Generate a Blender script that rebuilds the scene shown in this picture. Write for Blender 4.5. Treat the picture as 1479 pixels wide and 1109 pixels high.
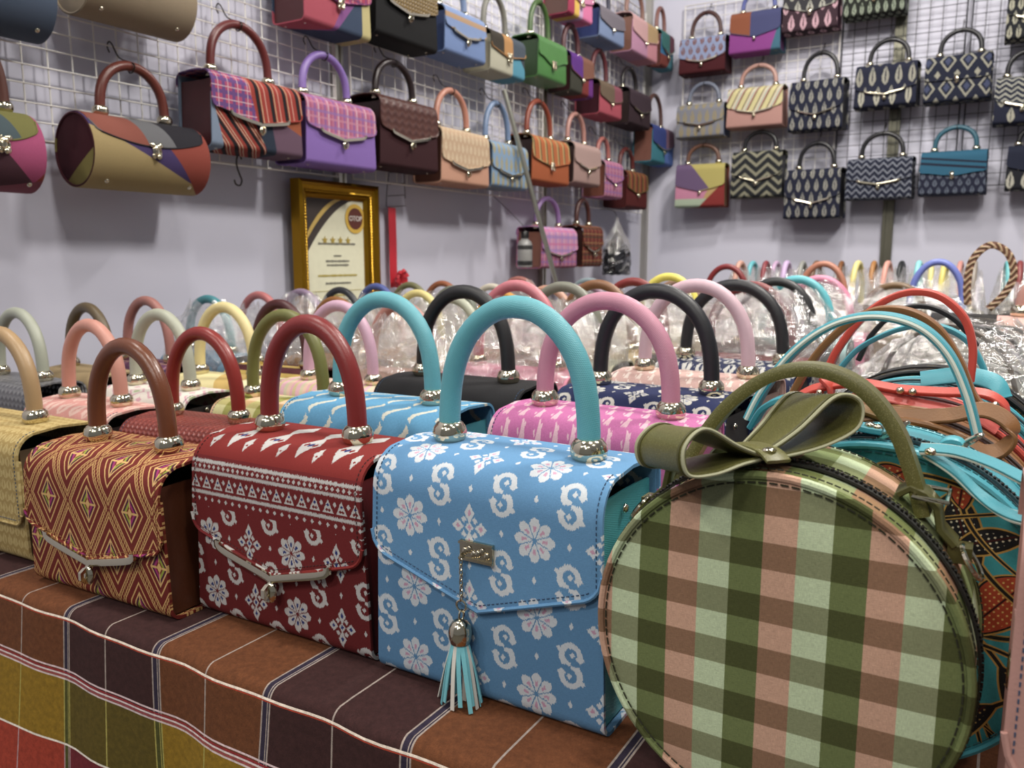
import bpy, math, random
import numpy as np
from mathutils import Vector, Matrix
random.seed(7); RS = np.random.RandomState(11)
for o in list(bpy.data.objects): bpy.data.objects.remove(o, do_unlink=True)
sc = bpy.context.scene; COL = sc.collection
PI = math.pi
TZ = 0.75                                   # table top height
# ------------------------------------------------------------------ camera
CAMP = np.array([0.0, 0.0, TZ + 0.35]); YAW, PITCH = math.radians(31), math.radians(8.8); FPX = 1180.0
cd = bpy.data.cameras.new('camera'); cam = bpy.data.objects.new('camera', cd); COL.objects.link(cam)
cam.location = CAMP; cam.rotation_euler = (PI/2 - PITCH, 0, YAW)
cd.sensor_width = 36; cd.sensor_fit = 'HORIZONTAL'; cd.lens = 36 * FPX / 1479; cd.clip_start = 0.02
cd.dof.use_dof = True; cd.dof.focus_distance = 0.68; cd.dof.aperture_fstop = 12
sc.camera = cam
# ------------------------------------------------------------------ world, lights, exposure
w = bpy.data.worlds.new('hall'); sc.world = w; w.use_nodes = True
w.node_tree.nodes['Background'].inputs[0].default_value = (0.86, 0.87, 0.92, 1)
w.node_tree.nodes['Background'].inputs[1].default_value = 0.20
def lamp(loc, tgt, size, watt, col=(1, 0.95, 0.88), spread=180):
    l = bpy.data.lights.new('ceiling_lamp', 'AREA'); l.shape = 'DISK'; l.size = size; l.energy = watt; l.color = col
    l.spread = math.radians(spread)
    o = bpy.data.objects.new('ceiling_lamp', l); COL.objects.link(o); o.location = loc
    o.rotation_euler = (Vector(tgt) - Vector(loc)).to_track_quat('-Z', 'Y').to_euler()
    return o
lamp((-0.55, 2.75, 2.75), (-0.75, 2.9, 0.8), 0.22, 24)
lamp((0.35, 1.6, 2.85), (-0.9, 1.9, 0.8), 0.34, 42)
for lx, ly in ((-1.6, 0.2), (0.2, 0.5), (1.8, 0.0), (-0.8, -2.6), (1.2, -3.0), (-2.4, -3.4), (0.2, -4.6)):
    lamp((lx, ly, 4.4), (lx * 0.5 - 0.2, ly * 0.4 + 0.7, 0.6), 0.45, 41)
vs = sc.view_settings; vs.view_transform = 'Standard'; vs.look = 'None'; vs.gamma = 1; vs.exposure = 0.0
vs.use_curve_mapping = False
# ------------------------------------------------------------------ pixel -> place
_y, _p = YAW, PITCH
_f = np.array([-math.sin(_y)*math.cos(_p), math.cos(_y)*math.cos(_p), -math.sin(_p)])
_r = np.array([math.cos(_y), math.sin(_y), 0.0]); _u = np.cross(_r, _f)
def ray(px, py): return _r*(px-739.5)/FPX - _u*(py-554.5)/FPX + _f
def onx(px, py, x): d = ray(px, py); return CAMP + d*(x-CAMP[0])/d[0]
def ony(px, py, y): d = ray(px, py); return CAMP + d*(y-CAMP[1])/d[1]
def onz(px, py, z): d = ray(px, py); return CAMP + d*(z-CAMP[2])/d[2]
# ------------------------------------------------------------------ node expressions
TONE = [0.0, 1.0]                           # greys and darkens base colours by section, wall bags most, offsetting strong lamps
def lin(c):
    if isinstance(c, str): c = [int(c[i:i+2], 16)/255 for i in (0, 2, 4)]
    q = [((v+0.055)/1.055)**2.4 if v > 0.04045 else v/12.92 for v in c[:3]]
    l = 0.3*q[0] + 0.6*q[1] + 0.1*q[2]
    return tuple((v*(1-TONE[0]) + l*TONE[0])*TONE[1] for v in q) + (1.0,)
class X:
    def __init__(s, g, k): s.g, s.k = g, k
    def __add__(s, o): return s.g.m('ADD', s, o)
    __radd__ = __add__
    def __sub__(s, o): return s.g.m('SUBTRACT', s, o)
    def __rsub__(s, o): return s.g.m('SUBTRACT', o, s)
    def __mul__(s, o): return s.g.m('MULTIPLY', s, o)
    __rmul__ = __mul__
    def __truediv__(s, o): return s.g.m('DIVIDE', s, o)
    def __lt__(s, o): return s.g.m('LESS_THAN', s, o)
    def __gt__(s, o): return s.g.m('GREATER_THAN', s, o)
    def abs(s): return s.g.m('ABSOLUTE', s)
    def fr(s): return s.g.m('FRACT', s)
    def fl(s): return s.g.m('FLOOR', s)
    def sin(s): return s.g.m('SINE', s)
    def cos(s): return s.g.m('COSINE', s)
    def sqrt(s): return s.g.m('SQRT', s)
    def min(s, o): return s.g.m('MINIMUM', s, o)
    def max(s, o): return s.g.m('MAXIMUM', s, o)
    def tri(s): return (s.fr() - 0.5).abs()            # 0.5 at integers, 0 between
class Mt:
    def __init__(s, name):
        s.mat = bpy.data.materials.new(name); s.mat.use_nodes = True
        s.nt = s.mat.node_tree; s.b = s.nt.nodes['Principled BSDF']
        s._uv = None
    def node(s, t): return s.nt.nodes.new(t)
    def put(s, sock, v):
        if isinstance(v, X): s.nt.links.new(v.k, sock)
        elif isinstance(v, (int, float)): sock.default_value = v
        else: s.nt.links.new(v, sock)
    def m(s, op, a, b=None):
        n = s.node('ShaderNodeMath'); n.operation = op; s.put(n.inputs[0], a)
        if b is not None: s.put(n.inputs[1], b)
        return X(s, n.outputs[0])
    def uv(s):
        if s._uv is None:
            t = s.node('ShaderNodeUVMap'); p = s.node('ShaderNodeSeparateXYZ'); s.nt.links.new(t.outputs[0], p.inputs[0])
            s._uv = (X(s, p.outputs[0]), X(s, p.outputs[1])); s._uvs = t.outputs[0]
        return s._uv
    def noise(s, scale, detail=2, sx=1, sy=1, uv=True):
        n = s.node('ShaderNodeTexNoise'); n.inputs['Scale'].default_value = scale; n.inputs['Detail'].default_value = detail
        mp = s.node('ShaderNodeMapping'); mp.inputs['Scale'].default_value = (sx, sy, 1)
        if uv: s.uv(); s.nt.links.new(s._uvs, mp.inputs[0])
        else:
            t = s.node('ShaderNodeTexCoord'); s.nt.links.new(t.outputs['Object'], mp.inputs[0])
        s.nt.links.new(mp.outputs[0], n.inputs[0]); return X(s, n.outputs[0])
    def mix(s, f, a, b):
        n = s.node('ShaderNodeMix'); n.data_type = 'RGBA'; s.put(n.inputs[0], f)
        for sk, v in ((n.inputs[6], a), (n.inputs[7], b)):
            if isinstance(v, (str, tuple)): sk.default_value = lin(v) if isinstance(v, str) else v
            else: s.nt.links.new(v, sk)
        return n.outputs[2]
    def mul(s, col, fac):                               # colour * value
        n = s.node('ShaderNodeMix'); n.data_type = 'RGBA'; n.blend_type = 'MULTIPLY'; n.inputs[0].default_value = 1
        s.nt.links.new(col, n.inputs[6]); c = s.node('ShaderNodeCombineXYZ')
        for i in range(3): s.put(c.inputs[i], fac)
        s.nt.links.new(c.outputs[0], n.inputs[7]); return n.outputs[2]
    def done(s, col, rough=0.6, bump=None, bs=0.3, bd=0.001, metal=0, sheen=0, spec=0.5):
        if isinstance(col, str): s.b.inputs['Base Color'].default_value = lin(col)
        elif isinstance(col, tuple): s.b.inputs['Base Color'].default_value = col
        else: s.nt.links.new(col, s.b.inputs['Base Color'])
        s.b.inputs['Roughness'].default_value = rough; s.b.inputs['Metallic'].default_value = metal
        s.b.inputs['Specular IOR Level'].default_value = spec
        if sheen: s.b.inputs['Sheen Weight'].default_value = sheen
        if bump is not None:
            n = s.node('ShaderNodeBump'); n.inputs['Strength'].default_value = bs; n.inputs['Distance'].default_value = bd
            s.put(n.inputs['Height'], bump); s.nt.links.new(n.outputs[0], s.b.inputs['Normal'])
        return s.mat
    def cloth(s, col, rough=0.85, k=0.35):              # woven cloth finish over a pattern colour
        u, v = s.uv()
        t = s.noise(1, 2, 2600, 300) + s.noise(1, 2, 300, 2600)
        c = s.mul(col, (t - 1.0) * k + 1.0)
        return s.done(c, rough, t, 0.35, 0.0006, spec=0.25)
_mc = {}
def cached(f):
    def g(*a):
        k = (f.__name__, tuple(TONE)) + tuple(map(str, a))
        if k not in _mc: _mc[k] = f(*a)
        return _mc[k]
    return g
@cached
def leather(c, rough=0.48):
    g = Mt('leather'); n = g.noise(700, 2, uv=False); n2 = g.noise(25, 3, uv=False)
    return g.done(g.mul(g.mix(0.0, c, c), n2*0.25 + 0.88), rough, n, 0.18, 0.0008)
@cached
def saffiano(c):                                        # cross-hatched leather
    g = Mt('cross_grain_leather'); u, v = g.uv()
    h = ((u + v)*(1/0.0011)*PI).sin()*((u - v)*(1/0.0019)*PI).sin()
    return g.done(g.mul(g.mix(0.0, c, c), g.noise(30, 2)*0.2 + 0.9), 0.42, h, 0.35, 0.0005)
@cached
def plain(c, k=0.35):
    g = Mt('woven_cloth'); return g.cloth(g.mix(0.0, c, c), 0.85, k)
@cached
def flat(c, rough=0.6):
    g = Mt('plain_finish'); n = g.noise(60, 2, uv=False)
    return g.done(g.mul(g.mix(0.0, c, c), n*0.12 + 0.94), rough)
@cached
def chrome(c='d2cab2', r=0.13):
    g = Mt('polished_metal'); n = g.noise(40, 2, uv=False)
    return g.done(c, r, n, 0.05, 0.0005, metal=1)
@cached
def film():
    g = Mt('clear_film'); nt = g.nt; nt.nodes.remove(g.b); out = nt.nodes['Material Output']
    tr = g.node('ShaderNodeBsdfTransparent'); tr.inputs[0].default_value = (0.97, 0.97, 0.96, 1)
    gl = g.node('ShaderNodeBsdfGlossy'); gl.inputs['Roughness'].default_value = 0.05; gl.inputs['Color'].default_value = (1, 1, 1, 1)
    df = g.node('ShaderNodeBsdfDiffuse'); df.inputs[0].default_value = (0.85, 0.84, 0.82, 1)
    bp = g.node('ShaderNodeBump'); bp.inputs['Strength'].default_value = 0.9; bp.inputs['Distance'].default_value = 0.006
    nt.links.new(g.noise(110, 3, uv=False).k, bp.inputs['Height']); nt.links.new(bp.outputs[0], gl.inputs['Normal'])
    lw = g.node('ShaderNodeLayerWeight'); lw.inputs[0].default_value = 0.35; nt.links.new(bp.outputs[0], lw.inputs['Normal'])
    f = X(g, lw.outputs['Facing'])*0.50 + 0.22
    m1 = g.node('ShaderNodeMixShader'); m1.inputs[0].default_value = 0.24
    nt.links.new(gl.outputs[0], m1.inputs[1]); nt.links.new(df.outputs[0], m1.inputs[2])
    m2 = g.node('ShaderNodeMixShader'); g.put(m2.inputs[0], f)
    nt.links.new(tr.outputs[0], m2.inputs[1]); nt.links.new(m1.outputs[0], m2.inputs[2]); nt.links.new(m2.outputs[0], out.inputs[0])
    return g.mat
# --- patterned cloths (u across, v up, metres)
def warp(g, amp, sc_=900, sx=1, sy=1):
    u, v = g.uv(); n = g.noise(sc_, 1, sx, sy) - 0.5; return n*amp
def layers(name, base, rules, k=0.35, rough=0.85):
    """rules(g,u,v) yields (mask, colour) painted one over the other"""
    g = Mt(name); u, v = g.uv(); c = g.mix(0.0, base, base)
    for msk, colr in rules(g, u, v): c = g.mix(msk, c, colr)
    return g.cloth(c, rough, k)
@cached
def gingham(p, peach, light, dark, shade, ph=0.0, pv=0.0, q=None):
    g = Mt('gingham_cloth'); u, v = g.uv()
    t = ((u + ph)*(1/(3*p))).fr()*3.0
    c = g.mix(t > 1.0, peach, light); c = g.mix(t > 2.0, c, dark)
    row = (((v + pv)*(1/(2*(q or p)))).fr() < 0.5)
    n = g.node('ShaderNodeMix'); n.data_type = 'RGBA'; n.blend_type = 'MULTIPLY'; g.put(n.inputs[0], row)
    g.nt.links.new(c, n.inputs[6]); n.inputs[7].default_value = lin(shade)
    return g.cloth(n.outputs[2], 0.9, 0.6)
@cached
def plaid(base, per, us, vs_, k=0.3):
    """us / vs_: (start, width, colour) in fractions of the repeat"""
    def r(g, u, v):
        a, b = (u*(1/per)).fr(), (v*(1/per)).fr()
        for q, lst in ((a, us), (b, vs_)):
            for st, wd, cl in lst: yield ((q - (st+wd/2)).abs() < wd/2)*0.62, cl
    return layers('plaid_cloth', base, r, k)
@cached
def stripes(per, cols, du=1.0, dv=0.0):
    """cols: (end fraction, colour)"""
    def r(g, u, v):
        t = ((u*du + v*dv)*(1/per)).fr()
        for (e, _), (e2, c2) in zip(cols[:-1], cols[1:]): yield t > e, c2
    return layers('striped_cloth', cols[0][1], r)
@cached
def patch(base, zones):
    """zones: (a,b,c,colour) painted where a*u+b*v > c"""
    def r(g, u, v):
        for a, b, c, cl in zones: yield (u*a + v*b) > c, cl
    return layers('patchwork_cloth', base, r)
@cached
def leafikat(bg, fg, pu, pv, wd, jag=0.010, lean=0.0, alt=True):
    """rows of jagged flame shapes"""
    def r(g, u, v):
        n = warp(g, jag, 500, 1, 0.25)
        row = (v*(1/pv)).fl()
        uu = u*(1/pu) + (row*0.5 if alt else 0.0) + v*(lean/pu) + n*(1/pu)
        q = uu.tri(); t = (v*(1/pv)).fr()
        yield q < (t*(1.0 - t)*4.0*wd*(1.3 - t*0.9)), fg
        yield q < (t*(1.0 - t)*4.0*wd*0.22 - 0.015), bg
    return layers('ikat_cloth', bg, r)
@cached
def zigikat(bg, fg, pu, pv, wd, amp, jag=0.009):
    def r(g, u, v):
        n = warp(g, jag, 600, 1, 0.3)
        t = ((v + n)*(1/pv) + (u*(1/pu)).tri()*amp)
        yield t.tri() < wd, fg
    return layers('zigzag_cloth', bg, r)
@cached
def diaikat(bg, fg, fg2, pu, pv):
    def r(g, u, v):
        n = warp(g, 0.009, 500, 1, 0.3)
        d = ((u + n)*(1/pu)).tri() + (v*(1/pv)).tri()
        yield d < 0.42, fg
        yield d < 0.30, bg
        yield d < 0.17, fg2
        d2 = ((u + n)*(1/pu) + 0.5).tri() + (v*(1/pv) + 0.5).tri()
        yield d2 < 0.16, fg
    return layers('diamond_ikat_cloth', bg, r)
@cached
def flame(bg, fg, pu, pv):
    """feathered upright flames, alternate rows shifted"""
    def r(g, u, v):
        n = g.noise(1, 2, 1300, 60) - 0.5
        w_ = v + n*0.010; row = (w_*(1/pv)).fl(); t = (w_*(1/pv)).fr()
        x = (u*(1/pu) + row*0.5 + t*0.30).fr() - 0.5
        yield ((x - (t*PI).sin()*0.10).abs() < (1.0 - t)*0.16 + 0.02)*(t < 0.86), fg
        yield ((x - 0.16).abs() < 0.10)*((t - 0.62).abs() < 0.10), fg
        yield ((x + 0.20).abs() < 0.05)*((t - 0.30).abs() < 0.12), fg
    return layers('feathered_ikat_cloth', bg, r, 0.6)
@cached
def swirl(bg, fg, pu, pv, jag=0.006):
    """slanting S strokes of the resist-dyed cloths"""
    def r(g, u, v):
        n = warp(g, jag, 420, 1, 1)
        row = (v*(1/pv)).fl(); t = (v*(1/pv)).fr()
        q = (u*(1/pu) + row*0.5 + (t*2*PI).sin()*0.16 - t*0.35 + n*(1/pu)).tri()
        yield (q < (t*(1.0-t)*0.5)), fg
    return layers('resist_dyed_cloth', bg, r, 0.6)
def motif_rules(g, u, v, fg, acc, bgc, cu=0.116, cv=0.062, sc_=0.92):
    n = warp(g, 0.0016, 900); n2 = (g.noise(1, 2, 1500, 90) - 0.5)*0.0052 + warp(g, 0.0015, 500)
    def cell(ou, ov):
        a = (((u + n)*(1/cu) + ou).fr() - 0.5)*cu; b = (((v + n2)*(1/cv) + ov).fr() - 0.5)*cv; return a, b
    # blossom with eight petals
    a, b = cell(0.0, 0.0); rr = (a*a + b*b).sqrt(); th = g.m('ARCTAN2', b, a)
    pet = (th*4.0).cos().abs()
    R = 0.0185*sc_
    yield (rr < (pet*0.30 + 0.72)*R)*(pet*rr > 0.0019*sc_)*(rr > 0.10*R), fg
    yield ((rr*(1/R) - 0.52).abs() < 0.13)*(pet > 0.86), acc
    # diamond of five buds
    a, b = cell(0.5, 0.0); a, b = a.abs(), b.abs()
    D1 = a*1.15 + b
    e1 = (a - 0.0115*sc_).abs() + b*1.1; e2 = a*1.4 + (b - 0.0125*sc_).abs()*0.8
    e3 = (a - 0.0055*sc_).abs() + (b - 0.0065*sc_).abs()
    yield (D1 < 0.0052*sc_).max(0.0) + (e1 < 0.0062*sc_)*1.0 + (e2 < 0.0072*sc_)*1.0 + (e3 < 0.003*sc_)*1.0 > 0.5, fg
    yield (D1 < 0.0026*sc_) + (e1 < 0.0025*sc_) + (e2 < 0.0028*sc_) > 0.5, acc
    # S scrolls
    for ou in (0.25, 0.75):
        a, b = cell(ou, 0.5)
        sg = (b > 0.0)*2.0 - 1.0
        x, y = a*sg*1.05, b*sg - 0.0087*sc_
        d = ((x*x + y*y).sqrt() - 0.0087*sc_).abs()
        gap = (x > 0.0)*(y < 0.0)
        hook = ((x - 0.0088*sc_).abs()*0.8 + (y + 0.0015).abs()) < 0.0036*sc_
        spur = ((x + 0.0115*sc_).abs() + (y - 0.004).abs()) < 0.0026*sc_
        curl = ((x - 0.0012).abs() + (y - 0.0005).abs()) < 0.0028*sc_
        yield ((d < (0.0028 - y*0.06)*sc_)*(1.0 - gap) + hook + spur + curl) > 0.5, fg
    # small drops
    for ou, ov in ((0.0, 0.5), (0.5, 0.5), (0.25, 0.0), (0.75, 0.0)):
        a, b = cell(ou, ov)
        yield (a.abs() + b.abs()*0.6) < 0.0021*sc_, fg
@cached
def blue_motif(bg, fg, acc):
    def r(g, u, v): yield from motif_rules(g, u + 0.008, v + 0.012, fg, acc, bg)
    return layers('floral_resist_cloth', bg, r, 0.3)
@cached
def maroon_motif(bg, fg, acc, dark):
    def r(g, u, v):
        yield v < 0.125, dark
        lo = v < 0.112
        for msk, c in motif_rules(g, u + 0.03, v + 0.006, fg, acc, bg, 0.108, 0.060, 0.88): yield msk*lo, c
        n = (g.noise(1, 2, 1500, 250) - 0.5)*0.0062
        def band(z, h): return ((v + n) - z).abs() < h
        yield v > 0.112, dark
        for z in (0.1565, 0.1465, 0.1255): yield band(z, 0.0016), fg
        for z, p, s_ in ((0.1515, 0.0065, 0.0021), (0.119, 0.0092, 0.0021)):
            yield ((((u + n*0.5)*(1/p)).tri()*p + (v - z).abs()*0.9) < s_), fg
        q = ((u + n*0.6)*(1/0.0155)).tri()*0.0155; e = v - 0.136
        yield (q < (0.0062 - e)*0.5)*(e > -0.0062)*(e < 0.0062)*(((e + 0.0035).abs() + (q - 0.0015).abs()) > 0.0018), fg
        yield (q + (e - 0.001).abs()) < 0.0017, acc
        q2 = ((u + n*0.6)*(1/0.0155) + 0.5).tri()*0.0155
        yield (q2 + (e - 0.002).abs()*0.8) < 0.0022, fg
        # flame triangles over the lid
        yield v > 0.162, bg
        q = ((u + n*0.8)*(1/0.044)).tri()*0.044; e = v - 0.197
        a = (q + e.abs()*0.45 < 0.0105)*(((q - 0.005).abs() + e.abs()*0.6) > 0.0028)
        yield a, fg
        yield (q + e.abs()*0.6) < 0.0032, acc
        q = ((u + n*0.8)*(1/0.044) + 0.5).tri()*0.044; e = v - 0.182
        yield (q*1.2 + e.abs()*0.5 < 0.0055)*(q + (e + 0.003).abs() > 0.0016), fg
        yield (q*1.2 + (e + 70.0).abs()*0.5 < 0.0055), fg
        q = ((u + n*0.8)*(1/0.044)).tri()*0.044; e = v - 0.235
        yield (q + e.abs()*0.45) < 0.0105, fg
    return layers('banded_floral_cloth', dark, r, 0.3)
@cached
def gold_brocade(bg, fg, pk, gr):
    def r(g, u, v):
        pu, pv = 0.066, 0.102
        def lat(o, off=0.0):
            return ((u*(1/pu)).tri()*1.0 + v*(1/pv) + o).fr() - 0.5
        x1 = (u*(1/pu) + v*(1/pv)).fr() - 0.5; x2 = (u*(1/pu) - v*(1/pv)).fr() - 0.5
        m = x1.abs().min(x2.abs())
        d = x1.abs().max(x2.abs())
        # nested stepped lozenges inside the lattice
        e = (0.5 - x1.abs()).max(0.5 - x2.abs()); alt = ((u*(1/pu)*2.0).fl()*0.5).fr() > 0.25
        tooth = (((x1 + x2)*20.0).tri() < 0.30)
        yield ((e - 0.285).abs() < 0.014), fg
        yield e < 0.205, '4a1634'
        yield ((e - 0.185).abs() < 0.014), fg
        yield e < 0.130, g.mix(alt, pk, gr)
        yield e < 0.085, bg
        yield e < 0.055, fg
        yield ((x1.abs() - x2.abs()).abs() < 0.022)*(e > 0.06)*(e < 0.18), fg
        yield m < 0.115, bg
        yield (m < 0.094)*(m > 0.072), fg
        yield m < 0.062, '7a4020'
        dots = (((x1 + x2)*14.0).tri() < 0.27)*(m < 0.055)
        yield dots, fg
        yield m < 0.017, bg
    return layers('gold_brocade', bg, r, 0.35, 0.7)
@cached
def glitter(c, c2):
    g = Mt('glitter_leather'); n = g.noise(1500, 1, uv=False); n2 = g.noise(20, 2, uv=False)
    return g.done(g.mul(g.mix((n > 0.62)*0.7, c, c2), n2*0.3 + 0.85), 0.38, n, 0.3, 0.0006)
@cached
def textured(c, c2, pu, pv):
    g = Mt('embossed_leather'); u, v = g.uv()
    h = ((u*(1/pu)*2*PI).sin() + (v*(1/pv)*2*PI + (u*(1/pu)*2*PI).sin()).sin())
    return g.done(g.mix(h*0.25 + 0.5, c, c2), 0.4, h, 0.5, 0.0008)
# ------------------------------------------------------------------ mesh builder
class MB:
    def __init__(s): s.V, s.F, s.U = [], [], []
    def add(s, V, F, U=None):
        o = len(s.V); s.V += [tuple(map(float, p)) for p in V]; s.F += [tuple(o+i for i in f) for f in F]
        s.U += [tuple(map(float, q)) for q in U] if U is not None else [(0.0, 0.0)]*len(V)
        return s
    def box(s, c, d, rz=0):
        x, y, z = d[0]/2, d[1]/2, d[2]/2; ca, sa = math.cos(rz), math.sin(rz)
        P = [(a*x, b*y, e*z) for e in (-1, 1) for a, b in ((-1, -1), (1, -1), (1, 1), (-1, 1))]
        return s.add([(c[0]+p[0]*ca-p[1]*sa, c[1]+p[0]*sa+p[1]*ca, c[2]+p[2]) for p in P],
            [(3, 2, 1, 0), (4, 5, 6, 7), (0, 1, 5, 4), (1, 2, 6, 5), (2, 3, 7, 6), (3, 0, 4, 7)], [(p[0], p[2]) for p in P])
    def sweep(s, pts, sec, ref=(0, 1, 0), closed=False, scale=None):
        """section points (a,b): a along ref (made perpendicular), b along tangent x ref"""
        P = np.array(pts, float); n = len(P); k = len(sec); V = []; U = []; L = 0.0; ref = np.array(ref, float)
        for i in range(n):
            t = P[(i+1) % n]-P[i-1] if closed else P[min(i+1, n-1)]-P[max(i-1, 0)]
            t = t/(np.linalg.norm(t)+1e-12)
            r = ref if ref.ndim == 1 else ref[i]
            a = r - t*np.dot(r, t); a = a/(np.linalg.norm(a)+1e-9); b = np.cross(t, a)
            if i: L += np.linalg.norm(P[i]-P[i-1])
            f = 1 if scale is None else scale[i]
            per = 0.0
            for j, q in enumerate(sec):
                V.append(P[i]+(a*q[0]+b*q[1])*f); U.append((per, L))
                per += math.hypot(sec[(j+1) % k][0]-q[0], sec[(j+1) % k][1]-q[1])
        F = []
        for i in range(n if closed else n-1):
            for j in range(k):
                a_, b_ = i*k+j, i*k+(j+1) % k; c_, d_ = ((i+1) % n)*k+(j+1) % k, ((i+1) % n)*k+j
                F.append((a_, b_, c_, d_))
        if not closed: F.append(tuple(range(k-1, -1, -1))); F.append(tuple(range((n-1)*k, n*k)))
        return s.add(V, F, U)
    def tube(s, pts, r, n=8, ref=(0, 1, 0), closed=False, scale=None):
        return s.sweep(pts, [(r*math.cos(2*PI*i/n), r*math.sin(2*PI*i/n)) for i in range(n)], ref, closed, scale)
    def lathe(s, prof, c=(0, 0, 0), n=16, axis=(0, 0, 1)):
        q = Vector((0, 0, 1)).rotation_difference(Vector(axis)); V = []; k = len(prof)
        for i in range(n):
            a = 2*PI*i/n
            for r, z in prof:
                p = q @ Vector((r*math.cos(a), r*math.sin(a), z)); V.append((c[0]+p.x, c[1]+p.y, c[2]+p.z))
        F = [(i*k+j, ((i+1) % n)*k+j, ((i+1) % n)*k+j+1, i*k+j+1) for i in range(n) for j in range(k-1)]
        return s.add(V, F)
    def ball(s, c, r, n=12, m=8):
        r = r if isinstance(r, (tuple, list)) else (r, r, r)
        return s.add([(c[0]+r[0]*math.sin(PI*j/m)*math.cos(2*PI*i/n), c[1]+r[1]*math.sin(PI*j/m)*math.sin(2*PI*i/n), c[2]+r[2]*math.cos(PI*j/m))
            for i in range(n) for j in range(m+1)],
            [(i*(m+1)+j, i*(m+1)+j+1, ((i+1) % n)*(m+1)+j+1, ((i+1) % n)*(m+1)+j) for i in range(n) for j in range(m)])
    def ring(s, c, R, r, ax1=(1, 0, 0), ax2=(0, 0, 1), n=20, m=6, R2=None, d=False):
        a1, a2 = np.array(ax1, float), np.array(ax2, float); R2 = R2 or R
        if d: pts = [np.array(c)+a1*R*math.cos(t)+a2*R2*math.sin(t) for t in np.linspace(-0.0, -PI, n)]
        else: pts = [np.array(c)+a1*R*math.cos(2*PI*i/n)+a2*R2*math.sin(2*PI*i/n) for i in range(n)]
        return s.tube(pts, r, m, np.cross(a1, a2), closed=True)
    def shell(s, P, th, U=None, flip=1):
        """P[i][j] grid; second skin pushed th along the normal"""
        P = np.array(P, float); n, m = P.shape[:2]
        du = np.gradient(P, axis=0); dv = np.gradient(P, axis=1); N = np.cross(du, dv); N /= np.linalg.norm(N, axis=2, keepdims=True)+1e-12
        Q = P - N*th*flip; V = list(P.reshape(-1, 3))+list(Q.reshape(-1, 3)); o = n*m
        if U is None: U = np.zeros((n, m, 2))
        UU = list(np.array(U).reshape(-1, 2))*2; F = []
        for i in range(n-1):
            for j in range(m-1):
                a, b, c, d = i*m+j, (i+1)*m+j, (i+1)*m+j+1, i*m+j+1
                F += [(a, b, c, d), (o+d, o+c, o+b, o+a)]
        for i in range(n-1):
            a, b = i*m, (i+1)*m; F.append((b, a, o+a, o+b)); a, b = i*m+m-1, (i+1)*m+m-1; F.append((a, b, o+b, o+a))
        for j in range(m-1):
            a, b = j, j+1; F.append((a, b, o+b, o+a)); a, b = (n-1)*m+j, (n-1)*m+j+1; F.append((b, a, o+a, o+b))
        return s.add(V, F, UU)
    def build(s, name, mat, parent=None, ang=38, loc=None, smooth=True):
        me = bpy.data.meshes.new(name); me.from_pydata(s.V, [], s.F)
        uvl = me.uv_layers.new(name='UVMap')
        vi = np.empty(len(me.loops), int); me.loops.foreach_get('vertex_index', vi)
        uvl.data.foreach_set('uv', np.array(s.U, float)[vi].ravel())
        if smooth:
            me.polygons.foreach_set('use_smooth', [True]*len(me.polygons)); me.set_sharp_from_angle(angle=math.radians(ang))
        me.materials.append(mat); me.update()
        o = bpy.data.objects.new(name, me); COL.objects.link(o)
        if parent: o.parent = parent
        if loc is not None: o.location = loc
        return o
def tag(o, label=None, cat=None, group=None, kind=None):
    if label: o['label'] = label
    if cat: o['category'] = cat
    if group: o['group'] = group
    if kind: o['kind'] = kind
    return o
def empty(name, loc, rz=0):
    o = bpy.data.objects.new(name, None); COL.objects.link(o); o.location = loc; o.rotation_euler = (0, 0, rz); o.empty_display_size = 0.05
    return o
def spline(pts, n=6):
    P = [np.array(p, float) for p in pts]; out = []
    for i in range(len(P)-1):
        p0, p1, p2, p3 = P[max(i-1, 0)], P[i], P[i+1], P[min(i+2, len(P)-1)]
        for k in range(n):
            t = k/n; out.append(0.5*((2*p1)+(p2-p0)*t+(2*p0-5*p1+4*p2-p3)*t*t+(3*p1-p0-3*p2+p3)*t**3))
    return out+[P[-1]]
CH = chrome(); CHD = chrome('a8a298', 0.22)
# ------------------------------------------------------------------ the booth
WX, WY = -1.60, 3.95
gw = Mt('wall_panel'); n_ = gw.noise(1.3, 3, uv=False)
WALL = gw.done(gw.mul(gw.mix(0.0, 'bdbdcb', 'bdbdcb'), n_*0.08 + 0.96), 0.6)
tag(MB().box((WX-0.03, 1.3, 1.5), (0.06, 5.4, 3.0)).build('wall_left', WALL), kind='structure')
tag(MB().box((0.6, WY+0.03, 1.5), (4.46, 0.06, 3.0)).build('wall_back', WALL), kind='structure')
gf = Mt('floor_carpet'); tag(MB().box((1.0, 0.5, -0.02), (9, 9, 0.04)).build('floor', gf.done(gf.mix(gf.noise(300, 2, uv=False), '4a4846', '5c5a58'), 0.95)), kind='structure')
ALU = chrome('b9b6ac', 0.38); DALU = chrome('6d6c60', 0.4)
ti = 0
for y in (1.73, 2.88):
    m = MB().box((WX+0.008, y, 1.5), (0.016, 0.034, 3.0)); m.box((WX+0.018, y-0.011, 1.5), (0.006, 0.008, 3.0)); m.box((WX+0.018, y+0.011, 1.5), (0.006, 0.008, 3.0))
    ti += 1; tag(m.build('trim_%d' % ti, ALU), kind='structure')
ti += 1; tag(MB().box((WX+0.014, WY-0.014, 1.5), (0.028, 0.028, 3.0)).build('trim_%d' % ti, ALU), kind='structure')
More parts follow.
